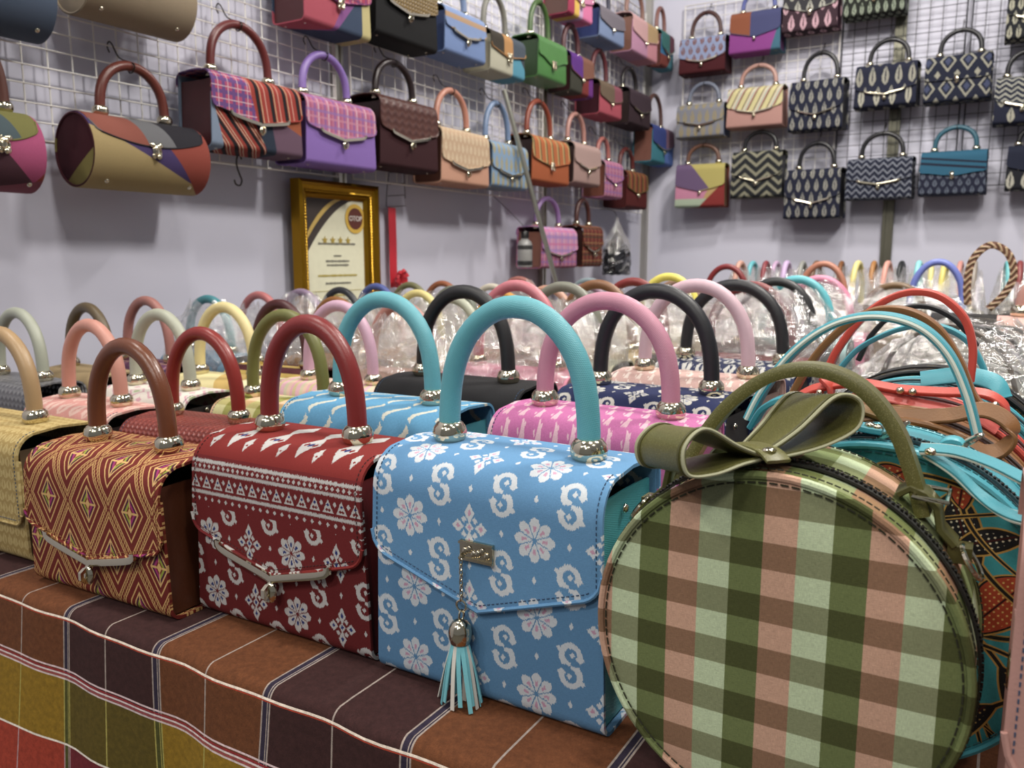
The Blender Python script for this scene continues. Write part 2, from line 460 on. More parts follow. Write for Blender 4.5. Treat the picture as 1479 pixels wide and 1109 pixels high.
for x in (-0.462,):
    m = MB().box((x, WY-0.012, 1.5), (0.044, 0.024, 3.0)); m.box((x-0.014, WY-0.026, 1.5), (0.009, 0.008, 3.0)); m.box((x+0.014, WY-0.026, 1.5), (0.009, 0.008, 3.0))
    ti += 1; tag(m.build('trim_%d' % ti, DALU), kind='structure')
# wire grids
def unit_wire(vertical_axis, L, r):
    m = MB(); d = {'z': (0, 0, L), 'y': (0, L, 0), 'x': (L, 0, 0)}[vertical_axis]
    m.tube([(0, 0, 0), d], r, 6, (1, 0, 0) if vertical_axis != 'x' else (0, 1, 0)); return m
def grid_panel(name, label, axis, a0, a1, z0, z1, fixed, mat, pa, pz, r=0.0016, group='wire display grids'):
    root = empty(name, (fixed if axis == 'y' else a0, a0 if axis == 'y' else fixed, z0)); tag(root, label, 'grid', group)
    L, Hh = a1-a0, z1-z0
    def at(o, a, z, off=0):
        o.parent = root; o.location = (off, a, z) if axis == 'y' else (a, -off, z)
    sgn = 1
    for kind, cnt, pitch, ln, ax in (('upright_wire', int(L/pa)+1, pa, Hh, 'z'), ('cross_wire', int(Hh/pz)+1, pz, L, axis)):
        first = None
        for i in range(cnt):
            if first is None: first = unit_wire(ax, ln, r).build(kind, mat); o = first
            else: o = first.copy(); COL.objects.link(o)
            if kind == 'upright_wire': at(o, min(i*pitch, L), 0, 0.0)
            else: at(o, 0, min(i*pitch, Hh), 0.0028)
    f = MB(); rr = 0.004
    pts = [(0, 0), (L, 0), (L, Hh), (0, Hh)]
    f.tube([(0.0, p[0], p[1]) if axis == 'y' else (p[0], 0.0, p[1]) for p in pts], rr, 6, (1, 0, 0) if axis == 'y' else (0, 1, 0), closed=True)
    f.build('frame', mat, root)
    return root
WW = flat('d8d5d0', 0.35); BW = flat('2b2b30', 0.4)
GX = WX + 0.03; GY = WY - 0.03
grid_panel('wire_grid', 'white wire grid panel behind the barrel bags on the left wall', 'y', 0.35, 1.70, TZ+0.565, TZ+1.50, GX, WW, 0.048, 0.0335)
grid_panel('wire_grid', 'white wire grid panel behind the purple and peach bags', 'y', 1.76, 2.84, TZ+0.565, TZ+1.50, GX, WW, 0.048, 0.0335)
grid_panel('wire_grid', 'white wire grid panel in the corner behind the pink plaid bags', 'y', 2.92, 3.85, TZ+0.565, TZ+1.50, GX, WW, 0.048, 0.0335)
grid_panel('wire_grid', 'white wire grid panel behind the grey and maroon bags on the back wall', 'x', -1.40, -0.70, TZ+0.64, TZ+1.52, GY, WW, 0.048, 0.048)
grid_panel('wire_grid', 'black wire grid panel beside the dark metal upright', 'x', -0.69, -0.22, TZ+0.64, TZ+1.52, GY, BW, 0.048, 0.048)
grid_panel('wire_grid', 'black wire grid panel at the right end of the back wall', 'x', -0.20, 0.40, TZ+0.64, TZ+1.52, GY, BW, 0.048, 0.048)
# ------------------------------------------------------------------ table and cloth
EY = 0.44; TX0, TX1, TY1 = -1.55, 0.75, 3.45
t = empty('display_table', (0, 2.0, 0)); tag(t, 'long display table under a checked brown cloth', 'table')
WD = flat('6b5a48', 0.6)
MB().box(((TX0+TX1)/2, (EY+TY1)/2-2.0, TZ-0.0225), (TX1-TX0-0.02, TY1-EY-0.03, 0.03)).build('table_top', WD, t)
for x in (TX0+0.08, TX1-0.08):
    for y in (EY+0.1, TY1-0.1): MB().box((x, y-2.0, (TZ-0.037)/2), (0.04, 0.04, TZ-0.037)).build('leg', WD, t)
def cloth_mat():
    g = Mt('checked_tablecloth'); u, v = g.uv()
    per = 0.2925; a = ((u + 0.793)*(1/per)).fr()
    dk = a < 0.5
    top = g.mix(dk, '623a22', '382120')
    c = top
    olive = g.mix(dk, '85681f', '56491a'); red = g.mix(dk, '943a2a', '66242a')
    c = g.mix(v < -0.068, c, olive); c = g.mix(v < -0.142, c, red); c = g.mix(v < -0.262, c, olive)
    # narrow warp lines
    q = ((u + 0.793)*(1/0.14625)).fr()*0.14625
    hi = g.mix(v < -0.068, '9c8f86', '9f9550'); hi = g.mix(v < -0.142, hi, 'a98a8c')
    lo_ = g.mix(v < -0.068, '2f2838', '4a4a22')
    def ln(p, w_): return (q - p).abs() < w_
    c = g.mix(ln(0.0, 0.0052) + ((q - 0.14625).abs() < 0.0052) > 0.5, c, lo_)
    for p in (0.0044, 0.14185): c = g.mix(ln(p, 0.0008), c, hi)
    for p in (0.0018,): c = g.mix(ln(p, 0.0005), c, hi)
    c = g.mix(ln(0.0715, 0.0009), c, hi)
    # weft lines
    c = g.mix((v + 0.004).abs() < 0.0009, c, 'efe0cf')
    c = g.mix((v + 0.0062).abs() < 0.0009, c, 'a8402c')
    for z, cc in ((0.0615, 'd6bfc0'), (0.0645, '8c2c30'), (0.0668, 'd8c4c4'), (0.0692, '93434c'), (0.0715, 'cdbabb')):
        c = g.mix((v + z).abs() < 0.0009, c, cc)
    c = g.mix((v + 0.142).abs() < 0.0011, c, 'e6ddd0')
    for z in (0.258, 0.263, 0.268): c = g.mix((v + z).abs() < 0.001, c, 'd8cfc4')
    c = g.mul(c, g.noise(160, 4)*0.9 + 0.55)
    return g.cloth(c, 0.9, 0.9)
CM = cloth_mat()
nx = 150; xs = np.linspace(TX0, TX1, nx)
prof = [(TY1, 0.0), (2.2, 0.0), (1.2, 0.0), (0.7, 0.0), (0.5, 0.0), (EY+0.02, 0.0)]
vs_l = [TY1-EY, 2.2-EY, 1.2-EY, 0.7-EY, 0.5-EY, 0.02]
for k in range(1, 7):
    a = PI/2*k/6; prof.append((EY+0.008-0.008*math.sin(a), -0.008+0.008*math.cos(a))); vs_l.append(0.008-0.0126*k/6)
for z in np.linspace(-0.015, -0.62, 26): prof.append((EY, z)); vs_l.append(z)
P = np.zeros((nx, len(prof), 3)); U = np.zeros((nx, len(prof), 2))
for i, x in enumerate(xs):
    for j, ((y, z), v_) in enumerate(zip(prof, vs_l)):
        dr = max(0.0, -z)
        wob = (math.sin(x*17+0.6)*0.55+math.sin(x*31+2.0)*0.3)*0.035*min(1, dr/0.35)**1.4 - 0.02*min(1, dr/0.3)
        if y <= EY+0.02: wob += 0.0016*math.sin(x*38)+0.0011*math.sin(x*71+1)
        P[i, j] = (x + (0.25*wob if dr else 0), y + wob, TZ - 0.0062 + z); U[i, j] = (x, v_)
tag(MB().shell(P, 0.003, U, 1).build('tablecloth', CM), 'brown, maroon and olive checked cloth draped over the table edge', 'tablecloth')
TT = TZ + 0.0002                            # things on the cloth stand here
# ------------------------------------------------------------------ handbags
def arch(s, zb, hh, n=26, flare=1.0, e=0.92):
    pts = []
    for i in range(n+1):
        a = PI*i/n; c_, s_ = math.cos(a), math.sin(a)
        pts.append((-s/2*math.copysign(abs(c_)**e, c_)*(1+0.06*math.sin(2*a)**2*flare), 0, zb+hh*s_))
    return pts
def zlow(style, t, z0, vd):
    if style == 'v': return z0 - vd*(1-t)
    if style == 'wave': return z0 - vd*(0.5+0.5*math.cos(PI*min(1, t*1.12)))
    if style == 'curve': return z0 - vd*(1-t*t)
    return z0
def clasp(root, kind, W, zc, yf, metal, rise=0.018):
    """zc: height of the flap tip"""
    if kind in ('bar', 'thinbar'):
        a = W*0.30; hb = 0.0035 if kind == 'bar' else 0.0022
        pts = spline([(-a-0.003, yf, zc+rise+0.008), (-a, yf, zc+rise+0.001), (-a*0.5, yf, zc+rise*0.55), (-0.006, yf, zc+0.003), (0, yf, zc+0.001), (0.006, yf, zc+0.003), (a*0.5, yf, zc+rise*0.55), (a, yf, zc+rise+0.001), (a+0.003, yf, zc+rise+0.008)], 3)
        MB().sweep(pts, [(-0.002, -hb), (0.0012, -hb), (0.002, 0), (0.0012, hb), (-0.002, hb)], (0, -1, 0)).build('clasp_bar', metal, root)
        p = MB().ball((0, yf-0.001, zc-0.011), (0.0075, 0.004, 0.0105), 14, 8); pl = p.build('lock_plate', metal, root)
        MB().sweep([(0, yf-0.004, zc-0.018), (0, yf-0.009, zc-0.013), (0, yf-0.009, zc-0.007), (0, yf-0.004, zc-0.004)], [(-0.002, -0.002), (0.002, -0.002), (0.002, 0.002), (-0.002, 0.002)], (1, 0, 0)).build('turn_knob', metal, pl)
    elif kind == 'ornate':
        p = MB(); p.ball((0, yf, zc), (0.009, 0.004, 0.012), 14, 8); p.ball((-0.008, yf, zc+0.010), (0.0065, 0.0035, 0.005)); p.ball((0.008, yf, zc+0.010), (0.0065, 0.0035, 0.005))
        p.ball((-0.006, yf, zc-0.010), (0.005, 0.0035, 0.006)); p.ball((0.006, yf, zc-0.010), (0.005, 0.0035, 0.006)); pl = p.build('lock_plate', metal, root)
        m = MB(); m.ring((0, yf-0.004, zc-0.002), 0.0065, 0.0016); m.ball((0, yf-0.006, zc-0.012), (0.0045, 0.004, 0.005)); m.build('turn_knob', metal, pl)
    elif kind == 'scroll':
        sp = spline([(0.007, yf-0.003, zc+0.010), (0, yf-0.003, zc+0.014), (-0.007, yf-0.003, zc+0.008), (0, yf-0.003, zc), (0.007, yf-0.003, zc-0.008), (0, yf-0.003, zc-0.014), (-0.007, yf-0.003, zc-0.010)], 5)
        p = MB().ball((0, yf, zc), (0.007, 0.003, 0.011)); p.tube(sp, 0.0026, 6, (0, 1, 0)); p.build('lock_plate', metal, root)
    elif kind == 'twist':
        p = MB().ball((0, yf, zc-0.006), (0.007, 0.004, 0.010)); pl = p.build('lock_plate', metal, root)
        MB().ball((0, yf-0.005, zc-0.008), (0.003, 0.003, 0.006)).build('turn_knob', metal, pl)
def handle(root, s, zb, hh, mat, r=0.0092, metal=CH, capk=1.0, y=0):
    pts = [(p[0], p[1]+y, p[2]) for p in arch(s, zb+0.004, hh-0.004)]
    MB().tube(pts, r, 12, (0, 1, 0)).build('handle', mat, root)
    k = r/0.0092*capk
    pr = [(0, -0.012*k), (0.0125*k, -0.012*k), (0.0128*k, -0.0105*k), (0.0128*k, -0.006*k), (0.0119*k, -0.005*k), (0.0142*k, -0.0015*k), (0.0150*k, 0.003*k), (0.0138*k, 0.008*k), (0.0110*k, 0.0115*k), (0.0085*k, 0.0125*k)]
    for sx in (-1, 1): MB().lathe(pr, (sx*s/2, y, zb), 18).build('handle_cap', metal, root)
def wrap(root, W, D, H, top, seed):
    R2 = np.random.RandomState(seed); n, m = 30, 20; V = []; F = []
    for j in range(m+1):
        t = j/m; z = 0.004 + (top-0.004)*t
        k = 1.06 - 0.10*max(0, t-0.45)/0.55*2 if t < 0.72 else 0.95-0.62*((t-0.72)/0.28)**1.2
        dk = 1.10 if t < 0.6 else 1.10-0.65*((t-0.6)/0.4)
        if j == 0: k *= 0.96
        for i in range(n):
            a = 2*PI*i/n; c_, s_ = math.cos(a), math.sin(a); e = 0.5
            x = W/2*k*math.copysign(abs(c_)**e, c_); y = D/2*dk*math.copysign(abs(s_)**e, s_)
            jit = 0.0045 + 0.006*t
            V.append((x*(1+R2.uniform(-0.03, 0.05)) , y*(1+R2.uniform(-0.06, 0.14)), z + (R2.uniform(-1, 1)*jit if 0 < j else 0)))
    for j in range(m):
        for i in range(n):
            a, b, c, d = j*n+i, j*n+(i+1) % n, (j+1)*n+(i+1) % n, (j+1)*n+i
            F += [(a, b, c), (a, c, d)] if (i+j) % 2 else [(a, b, d), (b, c, d)]
    mb = MB(); mb.V, mb.F, mb.U = V, F, [(0, 0)]*len(V)
    o = mb.build('plastic_wrap', film(), root, smooth=False); return o
def bag(label, loc, rz, W, H, D, body, flap, side, hcol, style='v', lock='bar', span=None, hh=0.115, z0=0.52, vd=None, taper=0.05, hr=0.0092,
        det=2, feet=False, group=None, wrapped=0, short=None, flat_lid=False, capk=1.0, cat='handbag', hasflap=True, stitch=None):
    root = empty('handbag', loc, rz); tag(root, label, cat, group)
    vd = 0.03*H/0.2 if vd is None else vd; span = span or W*0.62
    hw = lambda z: W/2*(1-taper*max(0, min(1, z/H)))
    th = 0.003; r = 0.010; Hb = H-min(0.030, D*0.30)-0.003
    path = [(-D/2, Hb), (-D/2, H*0.66), (-D/2, H*0.33), (-D/2, r)]; vv = [Hb, H*0.66, H*0.33, r]
    L = r
    for k in range(1, 6):
        a = PI/2*k/5; path.append((-D/2+r-r*math.cos(a), r-r*math.sin(a))); L -= r*PI/10; vv.append(L)
    L0 = L; path.append((D/2-r, 0)); L -= D-2*r; vv.append(L)
    for k in range(1, 5):
        a = PI/2*k/5; path.append((D/2-r+r*math.sin(a), r-r*math.cos(a))); L -= r*PI/10; vv.append(L)
    path += [(D/2, r), (D/2, H*0.5), (D/2, H-0.004)]; vv += [L-0.003, L-H*0.5, L-H]
    nxs = 9
    P = [[(hw(z)*(-1+2*i/(nxs-1)), y, z) for (y, z) in path] for i in range(nxs)]
    U = [[(hw(z)*(-1+2*i/(nxs-1)), v_) for (y, z), v_ in zip(path, vv)] for i in range(nxs)]
    MB().shell(P, th, U, 1 if True else -1).build('body', body, root)
    Hs = H-0.020
    for sx in (-1, 1):
        zs = [0.002, H*0.35, H*0.7, Hs]; ys = np.linspace(-D/2+th*0.6, D/2-th*0.6, 5)
        bow = lambda y, z: -0.004*(1-(2*y/D)**2)*(z/H)
        P = [[(sx*(hw(z)-0.0045+bow(y, z)), y, z) for z in zs] for y in ys]; U = [[(y, z) for z in zs] for y in ys]
        sp = MB().shell(P, 0.002, U, sx).build('side_panel', side, root)
        if det >= 2:
            x = sx*(hw(H*0.62)-0.006)
            m = MB(); m.box((x+sx*0.0035, 0, H*0.64), (0.006, 0.016, 0.028)); m.build('ring_tab', side, root)
            MB().ring((x+sx*0.006, 0, H*0.565), 0.0095, 0.0014, (0, 1, 0), (0, 0, 1), 18, 6).build('side_ring', CH, root)
            MB().lathe([(0, 0.003), (0.002, 0.0027), (0.0036, 0.0012), (0.0038, 0)], (sx*(hw(H*0.83)-0.0055), 0, H*0.83), 12, (sx, 0, 0)).build('rivet', CH, root)
    MB().box((0, 0, (H-0.03)/2+0.004), (W*(1-taper)-0.018, D-0.010, H-0.03-0.008)).build('lining', flat('0b0a0a', 0.9), root)
    # lid and front flap
    if hasflap:
        go = 0.0068; rt = min(0.030, D*0.30); rb = 0.016
        pre = [(D/2+go, H-0.030), (D/2+go, H-rb)]
        for k in range(1, 6): a = PI/2*k/5; pre.append((D/2+go-rb+rb*math.cos(a), H-rb+rb*math.sin(a)))
        pre.append((0.0, H+0.0025))
        for k in range(0, 8): a = PI/2*k/7; pre.append((-(D/2+go)+rt-rt*math.sin(a), H-rt+rt*math.cos(a)))
        # arc length back from the front edge gives v
        vpre = [0]*len(pre); acc = pre[-1][1]; vpre[-1] = acc
        for i in range(len(pre)-2, -1, -1):
            acc += math.hypot(pre[i][0]-pre[i+1][0], pre[i][1]-pre[i+1][1]); vpre[i] = acc
        ncol = 41 if det else 21; nd = 8; P = []; U = []; cr = 0.016*H/0.2
        HF = lambda z: W/2*(1-taper*max(0, min(1, z/H)))+0.002
        for i in range(ncol):
            q = -1+2*i/(ncol-1); q = math.copysign(1-(1-abs(q))**1.25, q); t_ = abs(q)
            hx = HF(H*0.6); z1 = zlow(style, t_, z0*H, vd); dx = t_*hx-(hx-cr)
            if dx > 0: z1 += cr-math.sqrt(max(0, cr*cr-dx*dx))
            col = [(q*HF(z), y, z) for y, z in pre]; ucol = [(q*HF(z), v_) for (y, z), v_ in zip(pre, vpre)]
            zt = pre[-1][1]
            for k in range(1, nd+1):
                z = zt+(z1-zt)*k/nd; col.append((q*HF(z), -(D/2+go)-0.001*k/nd, z)); ucol.append((q*HF(z), z))
            P.append(col); U.append(ucol)
        fl = MB().shell(P, 0.0028, U, -1).build('flap', flap, root)
        if det >= 1:
            e = [(p[-1][0], p[-1][1]-0.0002, p[-1][2]) for p in P]
            MB().tube(e, 0.0017, 6, (0, 1, 0)).build('edge_piping', flap, fl)
        if det >= 2:
            st = MB(); A = np.array(P); nb_ = len(pre)
            def dash(line, gap=0.0042):
                line = np.array(line); dl = np.linalg.norm(np.diff(line, axis=0), axis=1); cum = np.concatenate(([0], np.cumsum(dl))); n_d = int(cum[-1]/gap)
                for j in range(n_d):
                    a_, b_ = [np.array([np.interp(cum[-1]*(j+f_)/n_d, cum, line[:, c_]) for c_ in range(3)]) for f_ in (0.2, 0.75)]
                    st.tube([a_, b_], 0.00045, 5, (1, 0.3, 0))
            for i_, sg_ in ((1, 1), (ncol-2, -1)):
                ln_ = A[i_, nb_-8:].copy(); ln_[:, 0] += sg_*0.0022; ln_[:, 1] -= 0.0004; ln_[:8, 2] += 0.0003; dash(ln_)
            lw_ = A[3:-3, -1].copy(); lw_[:, 2] += 0.0050; lw_[:, 1] -= 0.0003; dash(lw_)
            tag(st.build('stitching', stitch or flat('2f4a68', 0.8), fl), kind='stuff')
        zc = zlow(style, 0, z0*H, vd); yf = -(D/2+go+0.0045)
        if lock != 'tassel': clasp(root, lock, W, zc-(0.004 if 'bar' in lock else 0), yf, CH, vd*0.6)
    handle(root, span, H+0.006, hh, hcol, hr, CH, capk)
    if feet:
        for sx in (-1, 1):
            for sy in (-1, 1): MB().ball((sx*W*0.40, sy*D*0.32, -0.001), (0.0042, 0.0042, 0.0035), 10, 6).build('foot', CH, root)
    if wrapped: wrap(root, W, D+0.008, H, H+hh*wrapped, int(abs(loc[0])*1000+loc[1]*777))
    return root
def barrel(label, loc, rz, W, R, body, flap, side, hcol, hh=0.11, span=None, group=None, lock='ornate'):
    """drum lying on its side; origin under its middle"""
    root = empty('barrel_handbag', loc, rz); tag(root, label, 'handbag', group)
    n = 40; xs_ = np.linspace(-W/2, W/2, 7)
    P = [[(x, R*0.92*math.sin(a), R-R*math.cos(a)) for a in np.linspace(-PI*1.0, PI*1.0, n)] for x in xs_]
    U = [[(x, R*a if False else -R*(a)) for a in np.linspace(-PI, PI, n)] for x in xs_]
    MB().shell(P, 0.003, U, 1).build('body', body, root)
    for sx in (-1, 1):
        m = MB(); rs = np.linspace(0, R*0.985, 5)
        P = [[(sx*(W/2-0.004+0.003*(1-(r_/R)**2)), 0.92*r_*math.sin(a), R-r_*math.cos(a)) for a in np.linspace(0, 2*PI, 33)] for r_ in rs]
        U = [[(r_*math.sin(a), R-r_*math.cos(a)) for a in np.linspace(0, 2*PI, 33)] for r_ in rs]
        m.shell(P, 0.002, U, -sx).build('end_panel', side, root)
        MB().ring((sx*(W/2-0.001), 0, R), R*0.93, 0.0022, (0, 1, 0), (0, 0, 1), 40, 6, R*1.0).build('end_piping', side, root)
    RO = R+0.004; P = []; U = []
    for i in range(31):
        q = -1+2*i/30; a1 = -PI*(0.33 + 0.11*(1-abs(q)**2)); cr = max(0, abs(q)-0.86)/0.14; a1 += PI*0.10*cr**3
        col = []; uc = []
        for a in np.linspace(PI*0.25, a1, 18): col.append((q*(W/2-0.004), RO*0.92*math.sin(a), R+RO*math.cos(a))); uc.append((q*W/2, R*a))
        P.append(col); U.append(uc)
    fl = MB().shell(P, 0.0028, U, -1).build('flap', flap, root)
    MB().tube([p[-1] for p in P], 0.0017, 6, (1, 0, 0)).build('edge_piping', flap, fl)
    clasp(root, lock, W, R*1.10, -R*0.92-0.005, CH)
    handle(root, span or W*0.55, 2*R+0.008, hh, hcol, 0.0095)
    for sx in (-1, 1):
        for sy in (-1, 1): MB().ball((sx*W*0.36, sy*R*0.55, R*0.17), (0.005, 0.005, 0.005), 10, 6).build('foot', CH, root)
    return root
# ------------------------------------------------------------------ front row on the table
TONE[:] = (0.08, 0.93)
G1 = 'handbags set out in rows on the table'
def tb(label, mid, W, H, D, body, flap, side, hcol, rz=0, hk=None, **kw):
    """mid: pixel midway between the two handle caps, or (x, y) metres when small"""
    if abs(mid[0]) > 8:
        p = onz(mid[0], mid[1], TT+H+0.008); x, y = p[0], p[1]
    else: x, y = mid
    return bag(label, (x, y, TT), math.radians(rz), W, H, D, body, flap, side, hcol, group=kw.pop('group', G1), **kw)
TEAL = saffiano('46a2aa'); TEALH = saffiano('5aaab6')
blue = tb('light blue floral handbag with turquoise handle and tassel', (-0.334, 0.562), 0.214, 0.193, 0.10,
    blue_motif('5685ad', 'c3cbd2', 'bd93ac'), blue_motif('5e90ba', 'cdd3d8', 'c79ab2'), TEAL, TEALH, rz=0, lock='tassel', span=0.132, hh=0.112, z0=0.57, vd=0.034, taper=0.05)
# metal plaque with hanging tassel on the blue bag's flap
yf = -(0.05+0.0068+0.001)
pq = MB(); pq.box((0.0, yf-0.001, 0.125), (0.030, 0.003, 0.016)); pq.box((0, yf-0.003, 0.1315), (0.031, 0.002, 0.002)); pq.box((0, yf-0.003, 0.1185), (0.031, 0.002, 0.002))
for k in range(6): pq.ball((-0.010+k*0.004, yf-0.0028, 0.125+0.002*math.sin(k*2)), (0.0026, 0.0014, 0.0032), 8, 6)
PQ = pq.build('plaque', chrome('c9bfa4', 0.16), blue)
ta = empty('tassel', (0, 0, 0)); ta.parent = blue; tx = -0.013
ch = MB()
for k in range(9):
    z = 0.1195-k*0.0042
    if k % 2: ch.ring((tx, yf-0.004, z), 0.0013, 0.0006, (1, 0, 0), (0, 0, 1), 10, 5, 0.0029)
    else: ch.ring((tx, yf-0.004, z), 0.0013, 0.0006, (0, 1, 0), (0, 0, 1), 10, 5, 0.0029)
ch.ring((tx, yf-0.004, 0.0795), 0.0045, 0.0009, (1, 0, 0), (0, 0, 1), 16, 6); ch.ring((tx, yf-0.004, 0.0715), 0.0032, 0.0009, (0, 1, 0), (0, 0, 1), 14, 6, 0.0045)
ch.build('chain', CH, ta)
MB().lathe([(0, 0.0195), (0.003, 0.0192), (0.0062, 0.0172), (0.0086, 0.0135), (0.0095, 0.009), (0.0092, 0.004), (0.0080, 0.0)], (tx, yf-0.006, 0.050), 20).build('tassel_cap', CH, ta)
TS = leather('74c4cf', 0.5); TW = flat('d9d6cc', 0.8)
for k in range(16):
    a = 2*PI*k/16; rr = 0.0058; sp = 0.0105 + 0.003*(k % 3); c_, s_ = math.cos(a), math.sin(a)
    yy = yf-0.006+s_*rr
    p = [(tx+c_*rr, yy, 0.052), (tx+c_*(rr+sp*0.45), min(yy+s_*0.004, yf-0.001), 0.030), (tx+c_*(rr+sp*0.95), min(yy+s_*0.006, yf-0.001), -0.002+0.004*(k % 2))]
    MB().sweep(spline(p, 4), [(-0.0017, -0.0004), (0.0017, -0.0004), (0.0017, 0.0004), (-0.0017, 0.0004)], (-s_, c_, 0)).build('tassel_strip', TS if k % 4 else TW, ta)
MRL = leather('6a1a1c', 0.45); MRH = leather('7e2220', 0.35)
tb('maroon handbag with white banded floral print and metal chevron clasp', (-0.562, 0.562), 0.222, 0.178, 0.10, maroon_motif('7c1f1f', 'b9b6b4', '28346e', '641a1c'),
   maroon_motif('7c221e', 'b9b6b3', '28346e', '6c1c1e'), MRL, MRH, rz=1, stitch=flat('3a0e10', 0.8), span=0.113, hh=0.104, z0=0.50, vd=0.030, taper=0.08)
BR = gold_brocade('6e2018', 'd2a765', '9a2a6a', '8f9a2e')
tb('gold and red brocade handbag with glossy brown handle', (-0.786, 0.522), 0.224, 0.150, 0.098, BR, BR, leather('4f2814', 0.4), leather('6b3a20', 0.28), rz=2, stitch=flat('8a5a30', 0.8), span=0.116, hh=0.102, z0=0.46, vd=0.026, taper=0.06)
GD = leafikat('a58c52', 'bfa96e', 0.011, 0.014, 0.5, 0.006)
tb('pale gold embossed handbag with tan handle at the table corner', (-1.062, 0.535), 0.228, 0.150, 0.095, GD, GD, leather('57452f'), leather('a98a60', 0.4), rz=2, span=0.128, hh=0.102, z0=0.30, vd=0.0, style='flat', lock='none', taper=0.05)
# ------------------------------------------------------------------ rows behind (column beside the round bags)
PINK = flame('b9659a', 'd3abb8', 0.019, 0.028); HND = flame('be9c94', 'd8c8be', 0.018, 0.024)
NAVF = blue_motif('222a50', 'bab8b0', '8a8ca0'); NAVW = leafikat('2c3250', 'b9b8b2', 0.022, 0.03, 0.42)
BLK = leather('1b1b1d', 0.5); PK = saffiano('c4849a'); LIL = leather('c9a9b4', 0.5); DKB = leather('1c1d22', 0.45)
tb('pink woven handbag with pink handle behind the blue bag', (874, 585), 0.220, 0.193, 0.10, PINK, PINK, leather('a8618a'), PK, span=0.140, hh=0.108, lock='bar', rz=0)
tb('navy floral handbag with black handle behind the pink bag', (944, 554), 0.220, 0.193, 0.10, NAVF, NAVF, DKB, DKB, rz=-2, span=0.142, hh=0.112)
tb('beige houndstooth handbag with pale lilac handle', (1003, 533), 0.220, 0.193, 0.10, HND, HND, leather('9c8078'), LIL, rz=-3, span=0.146, hh=0.114)
tb('dark navy and white patterned handbag with matt black handle', (1058, 515), 0.220, 0.193, 0.10, NAVW, NAVW, DKB, DKB, rz=-3, span=0.15, hh=0.110)
ZB = swirl('5693b8', 'c6c6b8', 0.034, 0.036)
tb('sky blue handbag with cream wavy print and turquoise handle', (-0.590, 0.705), 0.226, 0.190, 0.10, ZB, ZB, saffiano('3f8f9c'), TEALH, rz=3, span=0.128, hh=0.108)
tb('all black cloth handbag with black handle', (-0.603, 0.882), 0.226, 0.190, 0.10, plain('1d1d1f', 0.6), plain('222224', 0.6), BLK, BLK, rz=1, span=0.134, hh=0.110)
RX = textured('6e231d', '8f4034', 0.008, 0.006)
tb('dark red embossed handbag with red handle behind the brocade bag', (-0.842, 0.660), 0.205, 0.150, 0.085, RX, RX, leather('2c0f0e'), leather('86261f', 0.3), rz=5, span=0.112, hh=0.102, hr=0.0086)
PC = gingham(0.019, 'd9b692', 'c9c58e', '98984f', 'e8e2c8')
tb('pastel green and peach checked handbag with olive handle', (-0.832, 0.788), 0.205, 0.155, 0.085, PC, PC, leather('77784a'), leather('6f7038', 0.4), rz=2, span=0.130, hh=0.112, hr=0.0086)
PS = stripes(0.03, [(0.2, 'd9b8a4'), (0.35, 'd7a1ae'), (0.55, 'c9b98c'), (0.8, 'd8a9b4'), (1, 'c8c0a0')], 1.0, 0.25)
tb('pink and cream striped handbag with lilac handle', (-0.862, 0.925), 0.205, 0.160, 0.085, PS, PS, leather('b08a92'), leather('c7a0b6', 0.45), rz=5, span=0.122, hh=0.112, hr=0.0086)
PF = leafikat('c98e86', 'd6b4a8', 0.03, 0.035, 0.4)
tb('salmon pink printed handbag with peach handle', (-1.075, 0.662), 0.205, 0.150, 0.088, PF, PF, leather('2a1d1c'), leather('c68a7a', 0.45), rz=-2, span=0.128, hh=0.102)
WF = diaikat('d6cfc4', 'c79aa4', 'a9b48c', 0.04, 0.035)
tb('white floral handbag with sage grey handle', (-1.105, 0.792), 0.205, 0.150, 0.088, WF, WF, leather('1d1b1a'), leather('a8ab98', 0.45), rz=3, span=0.122, hh=0.108)
CR = patch('d8cc96', ((1, 0.6, 0.10, 'c3a45c'), (1, 0.2, 0.09, 'd9d0a6')))
tb('cream handbag with pale yellow handle', (-1.118, 0.925), 0.205, 0.150, 0.088, CR, CR, leather('191714'), leather('d8c98c', 0.45), rz=3, span=0.128, hh=0.112)
tb('dark maroon handbag with gold trimmed lid', (-1.134, 1.062), 0.205, 0.150, 0.088, plain('4a1c22'), stripes(0.05, [(0.6, '4a1c22'), (1, 'b49a4e')], 0.0, 1.0), leather('2a1012'), leather('4c2426', 0.4), rz=4, span=0.122, hh=0.110)
GX2 = textured('4c4c50', '77777a', 0.012, 0.01)
tb('grey scale-textured handbag with pale grey handle', (-1.395, 0.735), 0.205, 0.150, 0.088, GX2, GX2, leather('17171a'), leather('a3a797', 0.45), rz=-1, span=0.134, hh=0.104)
tb('brown cloth handbag with dark olive handle', (-1.405, 0.862), 0.205, 0.150, 0.088, plain('8a7453'), plain('9a8560'), leather('2a2118'), leather('5e4f36', 0.45), rz=-3, span=0.130, hh=0.106)
PP = plaid('5d3350', 0.04, ((0.1, 0.15, 'a9808c'), (0.5, 0.1, '2c2430')), ((0.2, 0.15, 'b08a70'), (0.6, 0.1, '33263c')))
tb('purple plaid handbag with dusty pink handle', (-1.415, 0.988), 0.205, 0.150, 0.088, PP, PP, leather('3a2630'), leather('a06a62', 0.45), rz=3, span=0.122, hh=0.112)
